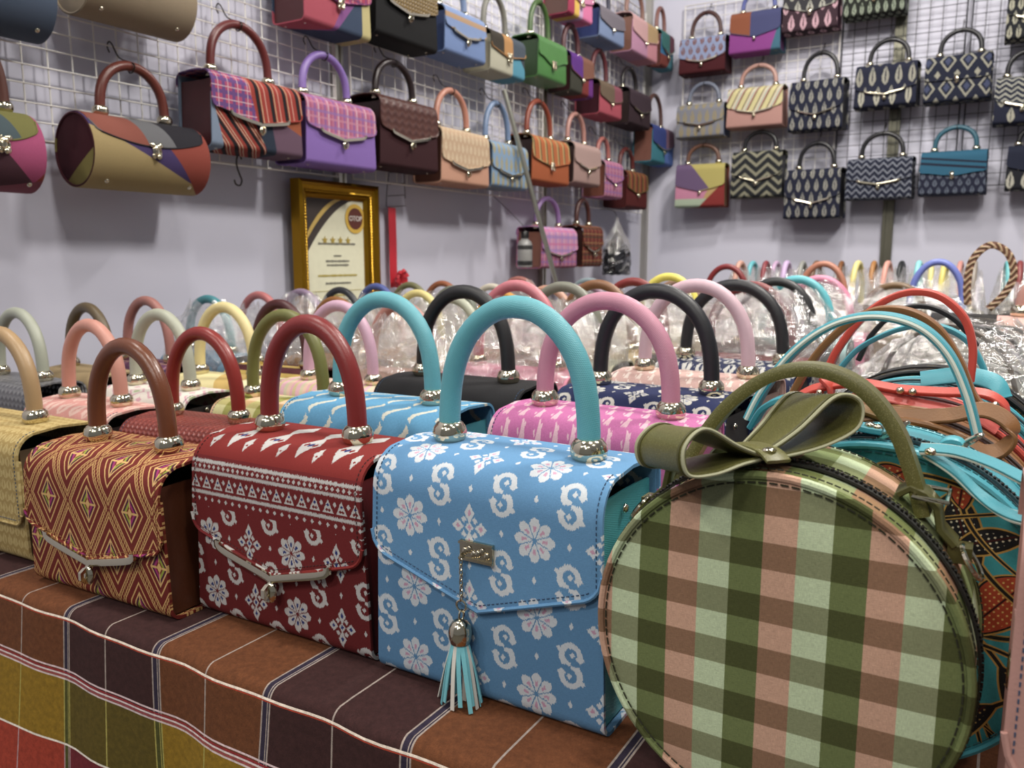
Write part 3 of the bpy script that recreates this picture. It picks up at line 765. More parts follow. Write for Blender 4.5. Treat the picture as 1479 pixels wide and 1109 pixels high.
# ------------------------------------------------------------------ wrapped rows farther back
G2 = 'handbags wrapped in clear film on the back of the table'
def wr(label, x, y, bc, hc, W=0.205, H=0.185, D=0.088, rz=0, hh=0.105, wp=0.86, **kw):
    b = plain(bc); return tb(label, (x, y), W, H, D, b, b, leather(bc), leather(hc, 0.42), rz=rz, det=0, lock='none', group=G2, wrapped=wp, hh=hh, hr=0.0085, z0=0.4, **kw)
wr('film-wrapped rose handbag with pink handle behind the black cloth bag', -0.620, 1.045, 'c77f93', 'bf6e78', W=0.22, hh=0.118)
wr('film-wrapped grey handbag with olive grey handle', -0.618, 1.190, '9c9a86', '77786a', W=0.22, hh=0.112)
wr('film-wrapped tan handbag with brown handle', -0.620, 1.325, 'b5a27c', '7c5230', W=0.22, hh=0.112)
wr('film-wrapped pale handbag with dark red handle', -0.625, 1.500, 'a89a8a', '7b2422', W=0.22, hh=0.112)
wr('film-wrapped handbag with bright yellow handle', -0.622, 1.690, 'b9b49c', 'd9cc52', W=0.22, hh=0.118)
wr('film-wrapped maroon handbag with sparkling red handle', -0.362, 1.375, '7b3b3a', '7a2a2a', W=0.22, hh=0.112, wp=0.98)
wr('film-wrapped black handbag with half bare handle', -0.362, 1.550, '4a4a4a', '26282a', W=0.22, hh=0.115)
wr('film-wrapped aqua handbag with turquoise handle', -0.362, 1.725, '9ab4b4', '58b0ba', W=0.22, hh=0.115)
wr('film-wrapped rose handbag with bright pink handle near the coral straps', -0.355, 1.920, 'c58a9c', 'cf7f9c', W=0.22, hh=0.112, wp=0.98)
wr('film-wrapped handbag with dusty rose handle behind the lilac one', -0.862, 1.075, 'b59488', 'b07a70', H=0.160)
wr('film-wrapped handbag with sage handle behind the black arch', -0.860, 1.215, 'b0ac98', 'a5a893', H=0.165)
wr('film-wrapped orange handbag with amber handle', -0.865, 1.40, 'b89c64', 'c48a2a', H=0.165)
wr('film-wrapped beige handbag with peach handle', -0.870, 1.60, 'b8a898', 'b98a74', H=0.17)
wr('film-wrapped mauve handbag with mauve handle', -0.870, 1.80, 'a898a4', '8a6d80', H=0.17)
wr('film-wrapped brown handbag with orange brown handle', -1.130, 1.205, '94704c', '8a5a28', H=0.155)
wr('film-wrapped handbag with salmon handle', -1.130, 1.335, 'b09a8c', 'b5866f', H=0.160)
wr('film-wrapped cream handbag with lemon handle', -1.130, 1.470, 'b9b090', 'd2c47c', H=0.160)
wr('film-wrapped grey green handbag with mottled handle', -1.130, 1.610, '98998c', '6f7466', H=0.165)
wr('film-wrapped white handbag with ivory handle', -1.130, 1.78, 'b9b6ae', 'c0b9a8', H=0.165)
wr('film-wrapped blue handbag with deep teal handle', -1.400, 1.120, '7090a8', '3f838c', H=0.155, wp=0.99)
wr('film-wrapped grey handbag with coral pink handle', -1.395, 1.250, '9a98a2', 'b46a6a', H=0.158)
wr('film-wrapped lavender handbag with lavender handle', -1.395, 1.375, '9d90a0', '8c7890', H=0.160, wp=0.98)
wr('film-wrapped handbag with black handle below the certificate', -1.395, 1.505, '8c8886', '2a2c32', H=0.160)
wr('film-wrapped handbag with periwinkle handle below the ribbon', -1.395, 1.640, '94949e', '4c5a98', H=0.165)
wr('film-wrapped olive handbag with olive handle', -1.395, 1.78, '9a9480', '6c6a48', H=0.165)
wr('film-wrapped tan handbag with copper handle beside the wall', -1.395, 1.93, 'a89484', '96583a', H=0.165)
# far rows along the back wall: faces turned sideways, handles on edge
far = [(1050, 383, 0, 'a08a84', '7a1f22', 'dark red'), (1190, 379, 0, 'a89488', 'b0745c', 'copper pink'), (1356, 376, 0, '9aa0b0', '6a78c0', 'periwinkle blue')]
for px, py, sd, bc, hc, nm in far:
    p = ony(px, py, 2.42); wr('film-wrapped handbag with thin %s handle standing near the back wall' % nm, p[0], 2.42, bc, hc, W=0.20, H=0.20, hh=p[2]-TT-0.206-0.004, wp=0.5)
edge = [(1070, 'b98a78', 'peach'), (1088, '58aab4', 'turquoise'), (1107, '7a2630', 'maroon'), (1122, 'c0a0c0', 'pale lilac'), (1137, 'b49ac0', 'orchid'), (1160, '8a8a84', 'ash grey'), (1180, '6a4a30', 'chestnut'), (1216, '7c4c22', 'cinnamon'),
    (1240, 'd2c478', 'primrose yellow'), (1263, 'a06c30', 'bronze'), (1283, 'c98f80', 'shell pink'), (1303, '202224', 'jet black'), (1328, '7cc0c4', 'aqua'), (1346, 'd6cc80', 'butter yellow'), (1366, 'cfc060', 'mustard'), (1388, 'c88a80', 'coral'), (1408, '8c8278', 'taupe'), (1456, '5fb0b4', 'sea green'), (1474, '7c3030', 'brick red')]
for k, (px, hc, nm) in enumerate(edge):
    yy = (2.62, 3.10, 2.86, 3.33)[k % 4]; p = ony(px, 378, yy)
    wr('film-wrapped handbag turned sideways with %s handle on edge' % nm, p[0], yy, 'a9a49c', hc, W=0.19, H=0.20, D=0.066, rz=90+random.uniform(-6, 6), hh=p[2]-TT-0.206-0.004, wp=0.9)
for k, (x, y, bc, hc, nm) in enumerate(((-0.72, 2.02, 'a0988c', '8a6a54', 'fawn'), (-0.46, 2.14, '8f8c88', '3c3a3a', 'charcoal'), (-0.22, 2.10, 'b0a898', '6a5030', 'walnut'), (-1.0, 2.08, '98a0a0', '7a8a90', 'steel blue'), (-1.25, 2.12, 'a89a90', '9a6058', 'rust'))):
    wr('film-wrapped handbag with low %s handle half hidden in the crowd' % nm, x, y, bc, hc, H=0.19, hh=0.09, wp=0.98)
# ------------------------------------------------------------------ round bags
def circ(R, y, n=64, cz=0): return [(R*math.cos(2*PI*i/n), y, cz+R*math.sin(2*PI*i/n)) for i in range(n)]
def round_bag(label, x, y, R, D, face, band, piping, zipm, stitch=None, det=2, group=None):
    root = empty('round_handbag', (x, y, TT)); tag(root, label, 'handbag', group)
    cz = R+0.0025
    def disc(sy, mat, nm):
        rs = [0.0001, R*0.3, R*0.6, R*0.85, R*0.95, R*0.985, R]
        P = [[(r*math.cos(a), sy*(D/2+0.004*(1-(r/R)**6)), cz+r*math.sin(a)) for a in np.linspace(0, 2*PI, 65)] for r in rs]
        U = [[(r*math.cos(a), cz+r*math.sin(a)) for a in np.linspace(0, 2*PI, 65)] for r in rs]
        return MB().shell(P, 0.002, U, -sy).build(nm, mat, root)
    fp = disc(-1, face, 'front_panel'); disc(1, face, 'back_panel')
    aa = np.linspace(-PI/2, 3*PI/2, 73)
    P = [[(R*math.cos(a), yy, cz+R*math.sin(a)) for a in aa] for yy in np.linspace(-D/2, D/2, 5)]
    U = [[(R*a, yy) for a in aa] for yy in np.linspace(-D/2, D/2, 5)]
    MB().shell(P, 0.002, U, 1).build('band', band, root)
    for sy in (-1, 1):
        m = MB().tube(circ(R-0.0010, sy*(D/2+0.0005), 72, cz), 0.0026, 8, (0, 1, 0), closed=True); m.U = [(q[0], q[2]) for q in m.V]; m.build('piping', piping, root)
    ab = np.linspace(-0.35, PI+0.35, 70); yz = -D/2+D*0.30
    zp = MB().sweep([((R+0.0022)*math.cos(a), yz, cz+(R+0.0022)*math.sin(a)) for a in ab], [(-0.0045, -0.0008), (0.0045, -0.0008), (0.0045, 0.0008), (-0.0045, 0.0008)], (0, 1, 0)).build('zipper_tape', zipm, root)
    if det >= 2:
        m = MB()
        for k in range(150):
            a = -0.33+(PI+0.66)*k/149; m.box(((R+0.0034)*math.cos(a), yz+(0.0008 if k % 2 else -0.0008), cz+(R+0.0034)*math.sin(a)), (0.0016, 0.0034, 0.0016))
        tag(m.build('zipper_teeth', chrome('3a3838', 0.35), zp, smooth=False), kind='stuff')
        m = MB()
        for k in range(104):
            a = 2*PI*k/104; r_ = R-0.0050; c_, s_ = math.cos(a), math.sin(a); l_ = 0.0024
            m.tube([(r_*c_+s_*l_, -D/2-0.0022, cz+r_*s_-c_*l_), (r_*c_-s_*l_, -D/2-0.0022, cz+r_*s_+c_*l_)], 0.00055, 5, (0, 1, 0))
        tag(m.build('stitching', stitch or zipm, fp), kind='stuff')
        for yy in (-D/2+0.004, -D/2+D*0.30+0.010, D/2-0.004):
            m = MB()
            for k in range(96):
                a = -0.4+(PI+0.8)*k/95; r_ = R+0.0022; c_, s_ = math.cos(a), math.sin(a); l_ = 0.0018
                m.tube([(r_*c_+s_*l_, yy, cz+r_*s_-c_*l_), (r_*c_-s_*l_, yy, cz+r_*s_+c_*l_)], 0.0005, 5, (0, 1, 0))
            tag(m.build('band_stitching', stitch or zipm, root), kind='stuff')
    return root
RR = lambda a, b: [(-a, -b*0.6), (-a*0.9, -b), (a*0.9, -b), (a, -b*0.6), (a, b*0.6), (a*0.85, b), (-a*0.85, b), (-a, b*0.6)]
OL = glitter('5e5c2a', '8a8752'); OLD = leather('4c4a20', 0.4)
GH = gingham(0.0195, 'cda288', 'c2d2aa', '6e7a48', 'b8b1a3', 0.004, 0.0, 0.0166)
GHB = gingham(0.0195, 'cda288', 'bccca4', '8a9a62', 'c4c0a6', 0.006, 0.004)
R1 = 0.1105; D1 = 0.092; X1, Y1 = -0.108, 0.480 + D1/2
rb = round_bag('round green and peach gingham handbag with olive bow on top', X1, Y1, R1, D1, GH, GHB, GH, flat('15150f', 0.7), flat('24260f', 0.8))
cz = R1+0.0025
# arched strap handle and its hardware
hp = spline([(-0.076, 0.012, 0.196), (-0.066, 0.012, 0.220), (-0.046, 0.012, 0.251), (-0.018, 0.012, 0.274), (0.010, 0.012, 0.280), (0.036, 0.012, 0.271), (0.056, 0.012, 0.249), (0.068, 0.012, 0.222), (0.076, 0.012, 0.196)], 7)
MB().sweep(hp, RR(0.0085, 0.0042), (0, 1, 0)).build('handle', OL, rb)
for sx in (-1, 1):
    a = math.radians(90-sx*41); c_, s_ = math.cos(a), math.sin(a)
    def loc_(r_, t_, y_=0.012): return (r_*c_-t_*s_*(-1) * -1 if False else r_*c_ + t_*s_, y_, cz + r_*s_ - t_*c_)
    m = MB().sweep([loc_(R1+0.002, -0.016*sx), loc_(R1+0.010, -0.014*sx), loc_(R1+0.013, -0.006*sx), loc_(R1+0.012, 0.004*sx), loc_(R1+0.004, 0.014*sx), loc_(R1+0.003, 0.026*sx)], RR(0.010, 0.0022), (0, 1, 0)); m.build('handle_tab', OLD, rb)
    m = MB(); q = [loc_(R1+0.009, -0.010*sx, 0.012+dy) for dy in (-0.015, 0.015)]+[loc_(R1+0.020, 0.004*sx, 0.012+dy) for dy in (0.015, -0.015)]
    m.tube(q, 0.0016, 6, (c_, 0, s_), closed=True); m.build('handle_ring', CH, rb)
    a2 = math.radians(90-sx*57); c2, s2 = math.cos(a2), math.sin(a2); cc = (c2*(R1+0.009), 0.012, cz+s2*(R1+0.009))
    MB().box((c2*(R1+0.005), 0.012, cz+s2*(R1+0.005)), (0.013, 0.014, 0.010)).build('ring_tab', OLD, rb)
    MB().ring((cc[0]+s2*sx*0.006, 0.006, cc[2]-c2*sx*0.006), 0.012, 0.0016, (0, 1, 0), (s2, 0, -c2), 22, 6, 0.0105).build('side_ring', CH, rb)
MB().box((-0.075, -D1/2+D1*0.30, cz+0.078), (0.010, 0.007, 0.004)).build('zipper_pull', CH, rb)
# bow
bw = empty('bow', (-0.020, -0.030, 2*R1+0.0072)); bw.parent = rb; bw.rotation_euler = (math.radians(-8), 0, math.radians(48))
OLB = leather('2a2a18', 0.7); EDG = flat('a9a987', 0.7)
for sx, ln, hi_, lw in ((-1, 0.060, 0.034, 0.060), (1, 0.062, 0.040, 0.054)):
    up = 0.007 if sx > 0 else -0.003
    lp = spline([(0, 0, 0.002), (sx*ln*0.35, 0, 0.012+up*0.6), (sx*ln*0.75, 0, 0.026+up*1.4), (sx*ln, 0, 0.018+up*2.0), (sx*ln*0.97, 0, 0.003+up*2.0), (sx*ln*0.66, 0, -0.001+up*1.2), (sx*ln*0.3, 0, 0.000+up*0.3), (0, 0, 0.0)], 7)
    n = len(lp); scl = [0.42+0.58*math.sin(PI*min(1, max(0, k/(n-1))))**0.7 for k in range(n)]
    P = [[(p[0], p[1]+q*lw*scl[k]*0.5, p[2]) for q in (-1, -0.5, 0, 0.5, 1)] for k, p in enumerate(lp)]
    U = [[(k*0.005, q*lw) for q in (-1, -0.5, 0, 0.5, 1)] for k, p in enumerate(lp)]
    o = MB().shell(P, 0.0018, U, sx).build('bow_loop', OL, bw)
    for q in (-1, 1):
        e = [(p[0], p[1]+q*lw*scl[k]*0.5, p[2]) for k, p in enumerate(lp)]; MB().tube(e, 0.0011, 6, (0, 1, 0)).build('bow_edge', EDG, o)
        MB().tube([(p[0], p[1]+q*lw*scl[k]*0.42, p[2]) for k, p in enumerate(lp)], 0.0012, 5, (0, 1, 0)).build('bow_seam', OLD, o)
MB().sweep(spline([(0.001, -0.030, 0.000), (0.001, -0.02, 0.0055), (0, 0, 0.008), (-0.001, 0.02, 0.0055), (-0.001, 0.030, 0.0)], 4), RR(0.008, 0.0012), (1, 0, 0)).build('bow_knot', OL, bw)
for q in (-0.022, 0.022): MB().ball((0, q, 0.006), (0.0045, 0.0045, 0.002), 12, 6).build('rivet', CH, bw)
# batik print for the turquoise round bag
def batik():
    g = Mt('batik_cloth'); u, v = g.uv(); c = g.mix(0.0, '2f9096', '2f9096')
    n = warp(g, 0.003, 300)
    def leaf(cx, cy, an, L, Wd, fill, dots):
        nonlocal c
        ca, sa = math.cos(an), math.sin(an); x = (u-cx)*ca+(v-cy)*sa; y = (v-cy)*ca-(u-cx)*sa
        t = x*(1/L); q = (1.0 - t*t).max(0.0)*Wd*(1.15-0.3*1.0) - (y + t*t*Wd*0.35).abs()
        c = g.mix(q > -0.0024, c, 'b08a3c'); c = g.mix(q > -0.0012, c, '1c1a14'); c = g.mix(q > 0.0, c, fill)
        d = ((x*(1/0.0036)).tri() + (y*(1/0.0032)).tri())
        c = g.mix((q > 0.0016)*(d < 0.24), c, dots)
        c = g.mix((q > 0.0)*(y.abs() < 0.0006), c, '3a1410')
    def vine(x0, y0, r, w_):
        nonlocal c
        d = (((u-x0)*(u-x0)+(v-y0)*(v-y0)).sqrt()-r).abs()
        c = g.mix(d < w_+0.001, c, '9c8340'); c = g.mix(d < w_, c, '1c2018')
    vine(0.02, 0.02, 0.062, 0.0012); vine(0.075, 0.16, 0.05, 0.0012); vine(-0.02, 0.20, 0.04, 0.0012)
    for a in ((0.078, 0.135, 0.9, 0.026, 0.017, 'a5401e', 'd8b060'), (0.052, 0.178, 1.9, 0.024, 0.011, '17181a', 'cfc8a8'), (0.066, 0.172, 0.35, 0.020, 0.008, '17181a', 'cfc8a8'), (0.050, 0.203, 1.5, 0.012, 0.007, 'a5401e', 'd8b060'),
        (0.005, 0.205, 0.5, 0.016, 0.010, 'a5401e', 'd8b060'), (-0.03, 0.21, 1.4, 0.018, 0.006, '1a1a14', 'b09a50'), (0.092, 0.070, -1.2, 0.024, 0.009, '17181a', 'a0884a'), (0.060, 0.045, 0.9, 0.026, 0.009, '17181a', 'a0884a'),
        (0.02, 0.10, 0.4, 0.026, 0.014, 'a5401e', 'd8b060'), (-0.05, 0.12, 1.2, 0.024, 0.012, '17181a', 'cfc8a8'), (-0.04, 0.05, 0.2, 0.024, 0.012, 'a5401e', 'd8b060')): leaf(*a)
    return g.cloth(c, 0.8, 0.35)
TQ = leather('3f9fae', 0.45); TQE = flat('cfd8cc', 0.6); BRL = leather('85582a', 0.45); COR = leather('c8493a', 0.42); BT = batik()
def strap3(root, pts, hw_, th_, mat, name='shoulder_strap', ref=(0, 1, 0), edge=None):
    L0 = np.array(root.location); P = [np.array(p)-L0 for p in spline(pts, 8)]
    o = MB().sweep(P, RR(hw_, th_), ref).build(name, mat, root)
    if edge is not None:
        r0 = np.array(ref, float)
        for q in (-1, 1): MB().tube([p+r0*hw_*q for p in P], th_*0.55, 6, ref).build('strap_edge', edge, o)
    return o
def px3(lst): return [ony(a, b, c) for a, b, c in lst]
G3 = 'round handbags standing one behind another'
ts = round_bag('round turquoise batik handbag with leaf print behind the gingham bag', -0.064, 0.580+0.04, 0.112, 0.075, BT, TQ, TQ, flat('1b3a40', 0.7), flat('1d5a60', 0.8), group=G3)
strap3(ts, px3([(1082, 603, .63), (1105, 560, .63), (1150, 505, .63), (1205, 468, .63), (1265, 456, .63), (1325, 470, .63), (1368, 508, .63), (1395, 565, .63), (1412, 628, .63)]), 0.009, 0.003, TQ, 'handle', (0, 1, 0), TQE)
strap3(ts, px3([(1088, 612, .62), (1105, 588, .61), (1135, 575, .60), (1170, 580, .60), (1205, 600, .60), (1240, 615, .60), (1275, 622, .60)]), 0.0075, 0.0022, TQ, 'shoulder_strap', (0, 1, 0), None)
strap3(ts, px3([(1330, 648, .565), (1380, 652, .56), (1430, 668, .55), (1475, 690, .54), (1495, 700, .535)]), 0.0036, 0.002, TQ, 'shoulder_strap', (0, 0.75, 0.66), TQE)
strap3(ts, px3([(1335, 652, .57), (1375, 678, .565), (1415, 715, .56), (1455, 742, .55), (1490, 752, .547)]), 0.0036, 0.002, TQ, 'shoulder_strap', (0, 0.75, 0.66), TQE)
for (a, b, yy) in ((1395, 640, .60), (1290, 622, .60)):
    p = ony(a, b, yy)-np.array(ts.location); MB().ring(p, 0.011, 0.0016, (0.8, 0, 0.6), (0, 1, 0), 20, 6, 0.006).build('strap_ring', CH, ts)
p = ony(1393, 645, .60)-np.array(ts.location); MB().sweep(spline([p+np.array(q) for q in ((-0.016, 0, -0.010), (-0.012, 0, 0.002), (-0.003, 0, 0.003), (0.002, 0, -0.006))], 5), RR(0.007, 0.002), (0, 1, 0)).build('ring_tab', TQ, ts)
for (a, b, yy) in ((1258, 617, .600), (1268, 620, .600), (1345, 655, .565)):
    p = ony(a, b, yy)-np.array(ts.location)+np.array((0, -0.004, 0.002)); MB().ball(p, (0.004, 0.003, 0.0025), 10, 6).build('rivet', CH, ts)
bs = round_bag('round brown handbag between the turquoise and coral ones', -0.062, 0.675+0.03, 0.113, 0.055, plain('7a5a2c'), BRL, BRL, flat('2a1a10', 0.7), det=1, group=G3)
strap3(bs, px3([(1130, 615, .71), (1150, 560, .71), (1190, 500, .71), (1245, 455, .71), (1300, 447, .71), (1350, 470, .71), (1385, 520, .71), (1405, 570, .71), (1425, 595, .71)]), 0.008, 0.0028, BRL, 'handle', (0, 1, 0), None)
strap3(bs, px3([(1230, 585, .69), (1300, 600, .685), (1370, 600, .68), (1420, 592, .678), (1455, 608, .676), (1463, 630, .674), (1440, 652, .672), (1400, 650, .672), (1350, 632, .672)]), 0.0062, 0.002, BRL, 'shoulder_strap', (0.1, 0.6, 0.8), None)
strap3(bs, px3([(1180, 595, .68), (1240, 590, .678), (1300, 612, .674), (1340, 628, .672)]), 0.006, 0.002, leather('7b5a26', 0.4), 'shoulder_strap', (0, 1, 0.3), None)
co = round_bag('round coral red handbag in the middle of the row', -0.060, 0.752+0.028, 0.114, 0.05, plain('b8564e'), COR, COR, flat('3a1412', 0.7), det=1, group=G3)
strap3(co, px3([(1192, 545, .79), (1210, 505, .79), (1250, 455, .79), (1300, 425, .79), (1350, 425, .79), (1390, 455, .79), (1405, 500, .79), (1402, 550, .79)]), 0.0085, 0.003, COR, 'handle', (0, 1, 0), None)
strap3(co, px3([(1150, 575, .745), (1180, 560, .745), (1240, 553, .745), (1300, 562, .745), (1360, 566, .745), (1420, 568, .745), (1450, 585, .745), (1455, 610, .745)]), 0.0045, 0.002, COR, 'shoulder_strap', (0, 0.8, 0.6), None)
strap3(co, px3([(1150, 580, .740), (1165, 595, .740), (1195, 585, .74), (1200, 560, .742), (1190, 545, .745)]), 0.006, 0.002, COR, 'shoulder_strap', (0, 0.8, 0.6), None)
strap3(co, px3([(1195, 585, .742), (1260, 572, .742), (1330, 585, .742), (1400, 600, .742), (1440, 622, .742)]), 0.006, 0.002, leather('c4564e', 0.4), 'shoulder_strap', (0, 0.8, 0.6), None)
for (a, b) in ((1184, 567), (1300, 564), (1318, 566), (1437, 585)):
    p = ony(a, b, .739)-np.array(co.location); MB().ball(p, (0.0035, 0.003, 0.003), 10, 6).build('rivet', CH, co)
t2 = round_bag('round turquoise leather handbag behind the coral one', -0.058, 0.824+0.03, 0.116, 0.052, TQ, TQ, TQ, flat('1b3a40', 0.7), det=1, group=G3)
strap3(t2, px3([(1215, 530, .85), (1245, 500, .85), (1300, 475, .85), (1350, 470, .85), (1395, 490, .85), (1420, 530, .85), (1430, 570, .85)]), 0.007, 0.0025, TQ, 'handle', (0, 1, 0), None)
strap3(t2, px3([(1330, 548, .83), (1390, 542, .83), (1435, 552, .825), (1450, 575, .82)]), 0.008, 0.002, TQ, 'shoulder_strap', (0, 0.6, 0.8), None)
BKP = diaikat('231f1c', '6a5c3a', '2a2622', 0.018, 0.018)
b2 = round_bag('round black monogram-print handbag in the row', -0.056, 0.898+0.03, 0.118, 0.052, BKP, BKP, BLK, flat('0c0c0c', 0.7), det=1, group=G3)
strap3(b2, px3([(1240, 520, .93), (1262, 480, .93), (1300, 448, .93), (1340, 443, .93), (1380, 462, .93), (1412, 500, .93)]), 0.006, 0.0025, BLK, 'handle', (0, 1, 0), None)
for k, (y, bc, nm) in enumerate(((1.03, 'b4ada0', 'ivory'), (1.165, 'a0a4a4', 'silver grey'), (1.30, 'a89a88', 'sand'))):
    o = round_bag('round %s handbag in crumpled clear film at the back of the round row' % nm, -0.050+0.012*k, y, 0.112, 0.07, plain(bc), plain(bc), leather(bc), flat('333333', 0.7), det=1, group=G3)
    strap3(o, [(o.location[0]+dx, y, TT+z) for dx, z in ((-0.07, 0.20), (-0.05, 0.25), (0, 0.275-0.01*k), (0.05, 0.25), (0.07, 0.20))], 0.007, 0.0025, leather(('6a625a', '2a2a2c', '504840', '3a3632')[k]), 'handle')
    wrap(o, 0.25, 0.10, 0.22, 0.262, 40+k)
# dusty pink bags at the right edge and the rope-handled one
DP = leather('c08f84', 0.5)
pb = tb('dusty pink leather handbag at the right table corner', (0.113, 0.485), 0.19, 0.235, 0.09, DP, DP, DP, DP, rz=0, taper=0.0, lock='none', hh=0.08, style='curve', z0=0.45)
tb('blush pink handbag with rounded flap beside the rope-handled bag', (0.075, 1.42), 0.17, 0.262, 0.10, leather('b98c84', 0.5), leather('c8998f', 0.5), DP, DP, lock='none', style='curve', z0=0.52, vd=0.03, hh=0.06)
tb('black leather box bag beside the film-wrapped round bags', (0.085, 1.60), 0.19, 0.25, 0.09, BLK, BLK, BLK, BLK, lock='none', hh=0.05)
rp = Mt('twisted_rope'); u, v = rp.uv(); h = ((u*(1/0.05)*2*PI*0.9 + v*(1/0.014)*2*PI).sin()); ROPE = rp.done(rp.mix(h > 0.1, '6e4630', 'b59a78'), 0.6, h, 0.6, 0.002)
ro = tb('black handbag with tall braided brown and cream rope handle', (-0.03, 1.90), 0.20, 0.235, 0.09, plain('2c2a2a'), plain('2c2a2a'), BLK, BLK, lock='none', hh=0.02, group=G1)
for c in [c for c in ro.children if c.name.split('.')[0] in ('handle', 'handle_cap')]: bpy.data.objects.remove(c, do_unlink=True)
strap3(ro, px3([(1398, 440, 1.9), (1397, 410, 1.9), (1405, 375, 1.9), (1430, 354, 1.9), (1456, 366, 1.9), (1464, 398, 1.9), (1450, 425, 1.9), (1428, 446, 1.9)]), 0.007, 0.007, ROPE, 'handle', (0, 1, 0))
# ------------------------------------------------------------------ bags hung on the walls
TONE[:] = (0.13, 0.76)
FX, FY, WD_ = -1.452, 3.80, 0.10
G4, G5 = 'handbags hung on the left wall grid', 'handbags hung on the back wall grid'
HK = chrome('55504a', 0.35)
def hook(bagroot, top, side, short):
    """bent wire from the grid to the handle top; 'side' is the wall"""
    x, y, z = top; m = MB()
    if side == 'l':
        g = GX+0.004; pts = [(g+0.002, y, z+0.034), (g-0.004, y, z+0.046), (g+0.002, y, z+0.054), (g+0.012, y, z+0.048), ((g+x)/2, y, z+0.020), (x+0.011, y, z+0.004), (x+0.010, y, z-0.008), (x, y, z-0.0125), (x-0.009, y, z-0.006)]
        ref = (0, 1, 0)
    else:
        g = GY-0.004; pts = [(x, g-0.002, z+0.034), (x, g+0.004, z+0.046), (x, g-0.002, z+0.054), (x, g-0.012, z+0.048), (x, (g+y)/2, z+0.020), (x, y-0.011, z+0.004), (x, y-0.010, z-0.008), (x, y, z-0.0125), (x, y+0.009, z-0.006)]
        ref = (1, 0, 0)
    tag(m.tube(spline(pts, 4), 0.0015, 6, ref).build('wire_hook', HK), 'bent dark wire hook holding the %s' % short, 'hook', 'wire hooks on the grids')
def lw(label, short, box, body, flap, side, hcol, lock='bar', style='v', hk=True, D=WD_, rot=0, **kw):
    xl, xr, yt, yb, yh = box; ym = (yt+yb)/2; a, b = onx(xl, ym, FX), onx(xr, ym, FX); xm = (xl+xr)/2
    zt, zb = onx(xm, yt, FX)[2], onx(xm, yb, FX)[2]; cy = (a[1]+b[1])/2; W = b[1]-a[1]; H = zt-zb
    hh = max(0.06, onx(xm-6, yh, FX-D/2)[2]-zt-0.006)
    hh = min(hh, 0.16)
    o = bag(label, (FX-D/2, cy, zb), PI/2+math.radians(rot), W, H, D, body, flap, side, hcol, style, lock, hh=hh, feet=True, group=G4, det=1 if W > 0.15 else 0, hr=0.0095, **kw)
    if hk: hook(o, (FX-D/2, cy, zt+0.006+hh), 'l', short)
    return o
def rw(label, short, box, body, flap, side, hcol, lock='bar', style='v', hk=True, D=WD_, rot=0, **kw):
    xl, xr, yt, yb, yh = box; ym = (yt+yb)/2; a, b = ony(xl, ym, FY), ony(xr, ym, FY); xm = (xl+xr)/2
    zt, zb = ony(xm, yt, FY)[2], ony(xm, yb, FY)[2]; cx = (a[0]+b[0])/2; W = b[0]-a[0]; H = zt-zb
    hh = min(0.15, max(0.06, ony(xm, yh, FY+D/2)[2]-zt-0.006))
    o = bag(label, (cx, FY+D/2, zb), math.radians(rot), W, H, D, body, flap, side, hcol, style, lock, hh=hh, feet=True, group=G5, det=1, hr=0.0095, **kw)
    if hk: hook(o, (cx, FY+D/2, zt+0.006+hh), 'r', short)
    return o
L = leather
PPL = plaid('b9688a', 0.034, ((0.05, 0.22, '7d56a0'), (0.45, 0.12, 'd8c4cc'), (0.72, 0.08, '8a2f50')), ((0.1, 0.14, 'c9889c'), (0.5, 0.2, '8c6cae')))
MPL = plaid('a83a58', 0.03, ((0.1, 0.2, '5d3a80'), (0.5, 0.1, 'd9b8b0')), ((0.2, 0.15, 'd98aa0'), (0.6, 0.15, '3a3060')))
STR = stripes(0.062, [(0.22, 'b03a30'), (0.34, 'd8c8a0'), (0.52, '1c1a20'), (0.6, 'd0b890'), (0.82, 'a83028'), (0.9, '2a2430')], 1.0, 0.18)
# barrel bags, lower row
def lbar(label, short, xl, xr, ytop, ybot, yh, body, flap, side, hcol, hk=True):
    ym = (ytop+ybot)/2; xm = (xl+xr)/2; a, b = onx(xl, ym, FX-0.02), onx(xr, ym, FX-0.02); R = (onx(xm, ytop, FX-0.05)[2]-onx(xm, ybot, FX-0.05)[2])/2
    R = min(R, 0.066); zb = onx(xm, ym, FX-0.05)[2]-R; cx = GX+0.008+R*0.92
    hh = 0.11 if yh is None else min(0.14, max(0.08, onx(xm-8, yh, cx)[2]-zb-2*R-0.008))
    o = barrel(label, (cx, (a[1]+b[1])/2, zb), PI/2, b[1]-a[1], R, body, flap, side, hcol, hh, group=G4)
    if hk: hook(o, (cx, (a[1]+b[1])/2, zb+2*R+0.008+hh), 'l', short)
    return o
B1 = patch('a8925e', ((0.44, 1, 0.092, '463768'), (1, 0.9, 0.138, '8f3c2e'), (0.2, -1, 0.02, 'a47c8c')))
B1F = patch('8a4a3c', ((1, 0.3, -0.04, '6a6a6e'), (1, 0.4, 0.015, '26242c')))
lbar('barrel handbag in khaki, purple and rust patches with reddish brown handle', 'khaki barrel bag', 122, 288, 172, 282, 98, B1, B1F, patch('4a1a26', ((-0.6, -1, -0.030, '8c8040'),)), L('6a2a1c', 0.35))
B0 = patch('52303c', ((1, 1, 0.10, 'b04a78'), (1, -0.6, 0.03, '8e3a2c'), (0.3, -1, -0.03, '8c4a5c')))
lbar('barrel handbag in pink and plum patches under an olive flap', 'plum barrel bag', -75, 52, 162, 274, 60, B0, patch('4a5a60', ((1, 0.4, 0.0, '77743a'),)), L('4a1a26'), L('5a2a1c'))
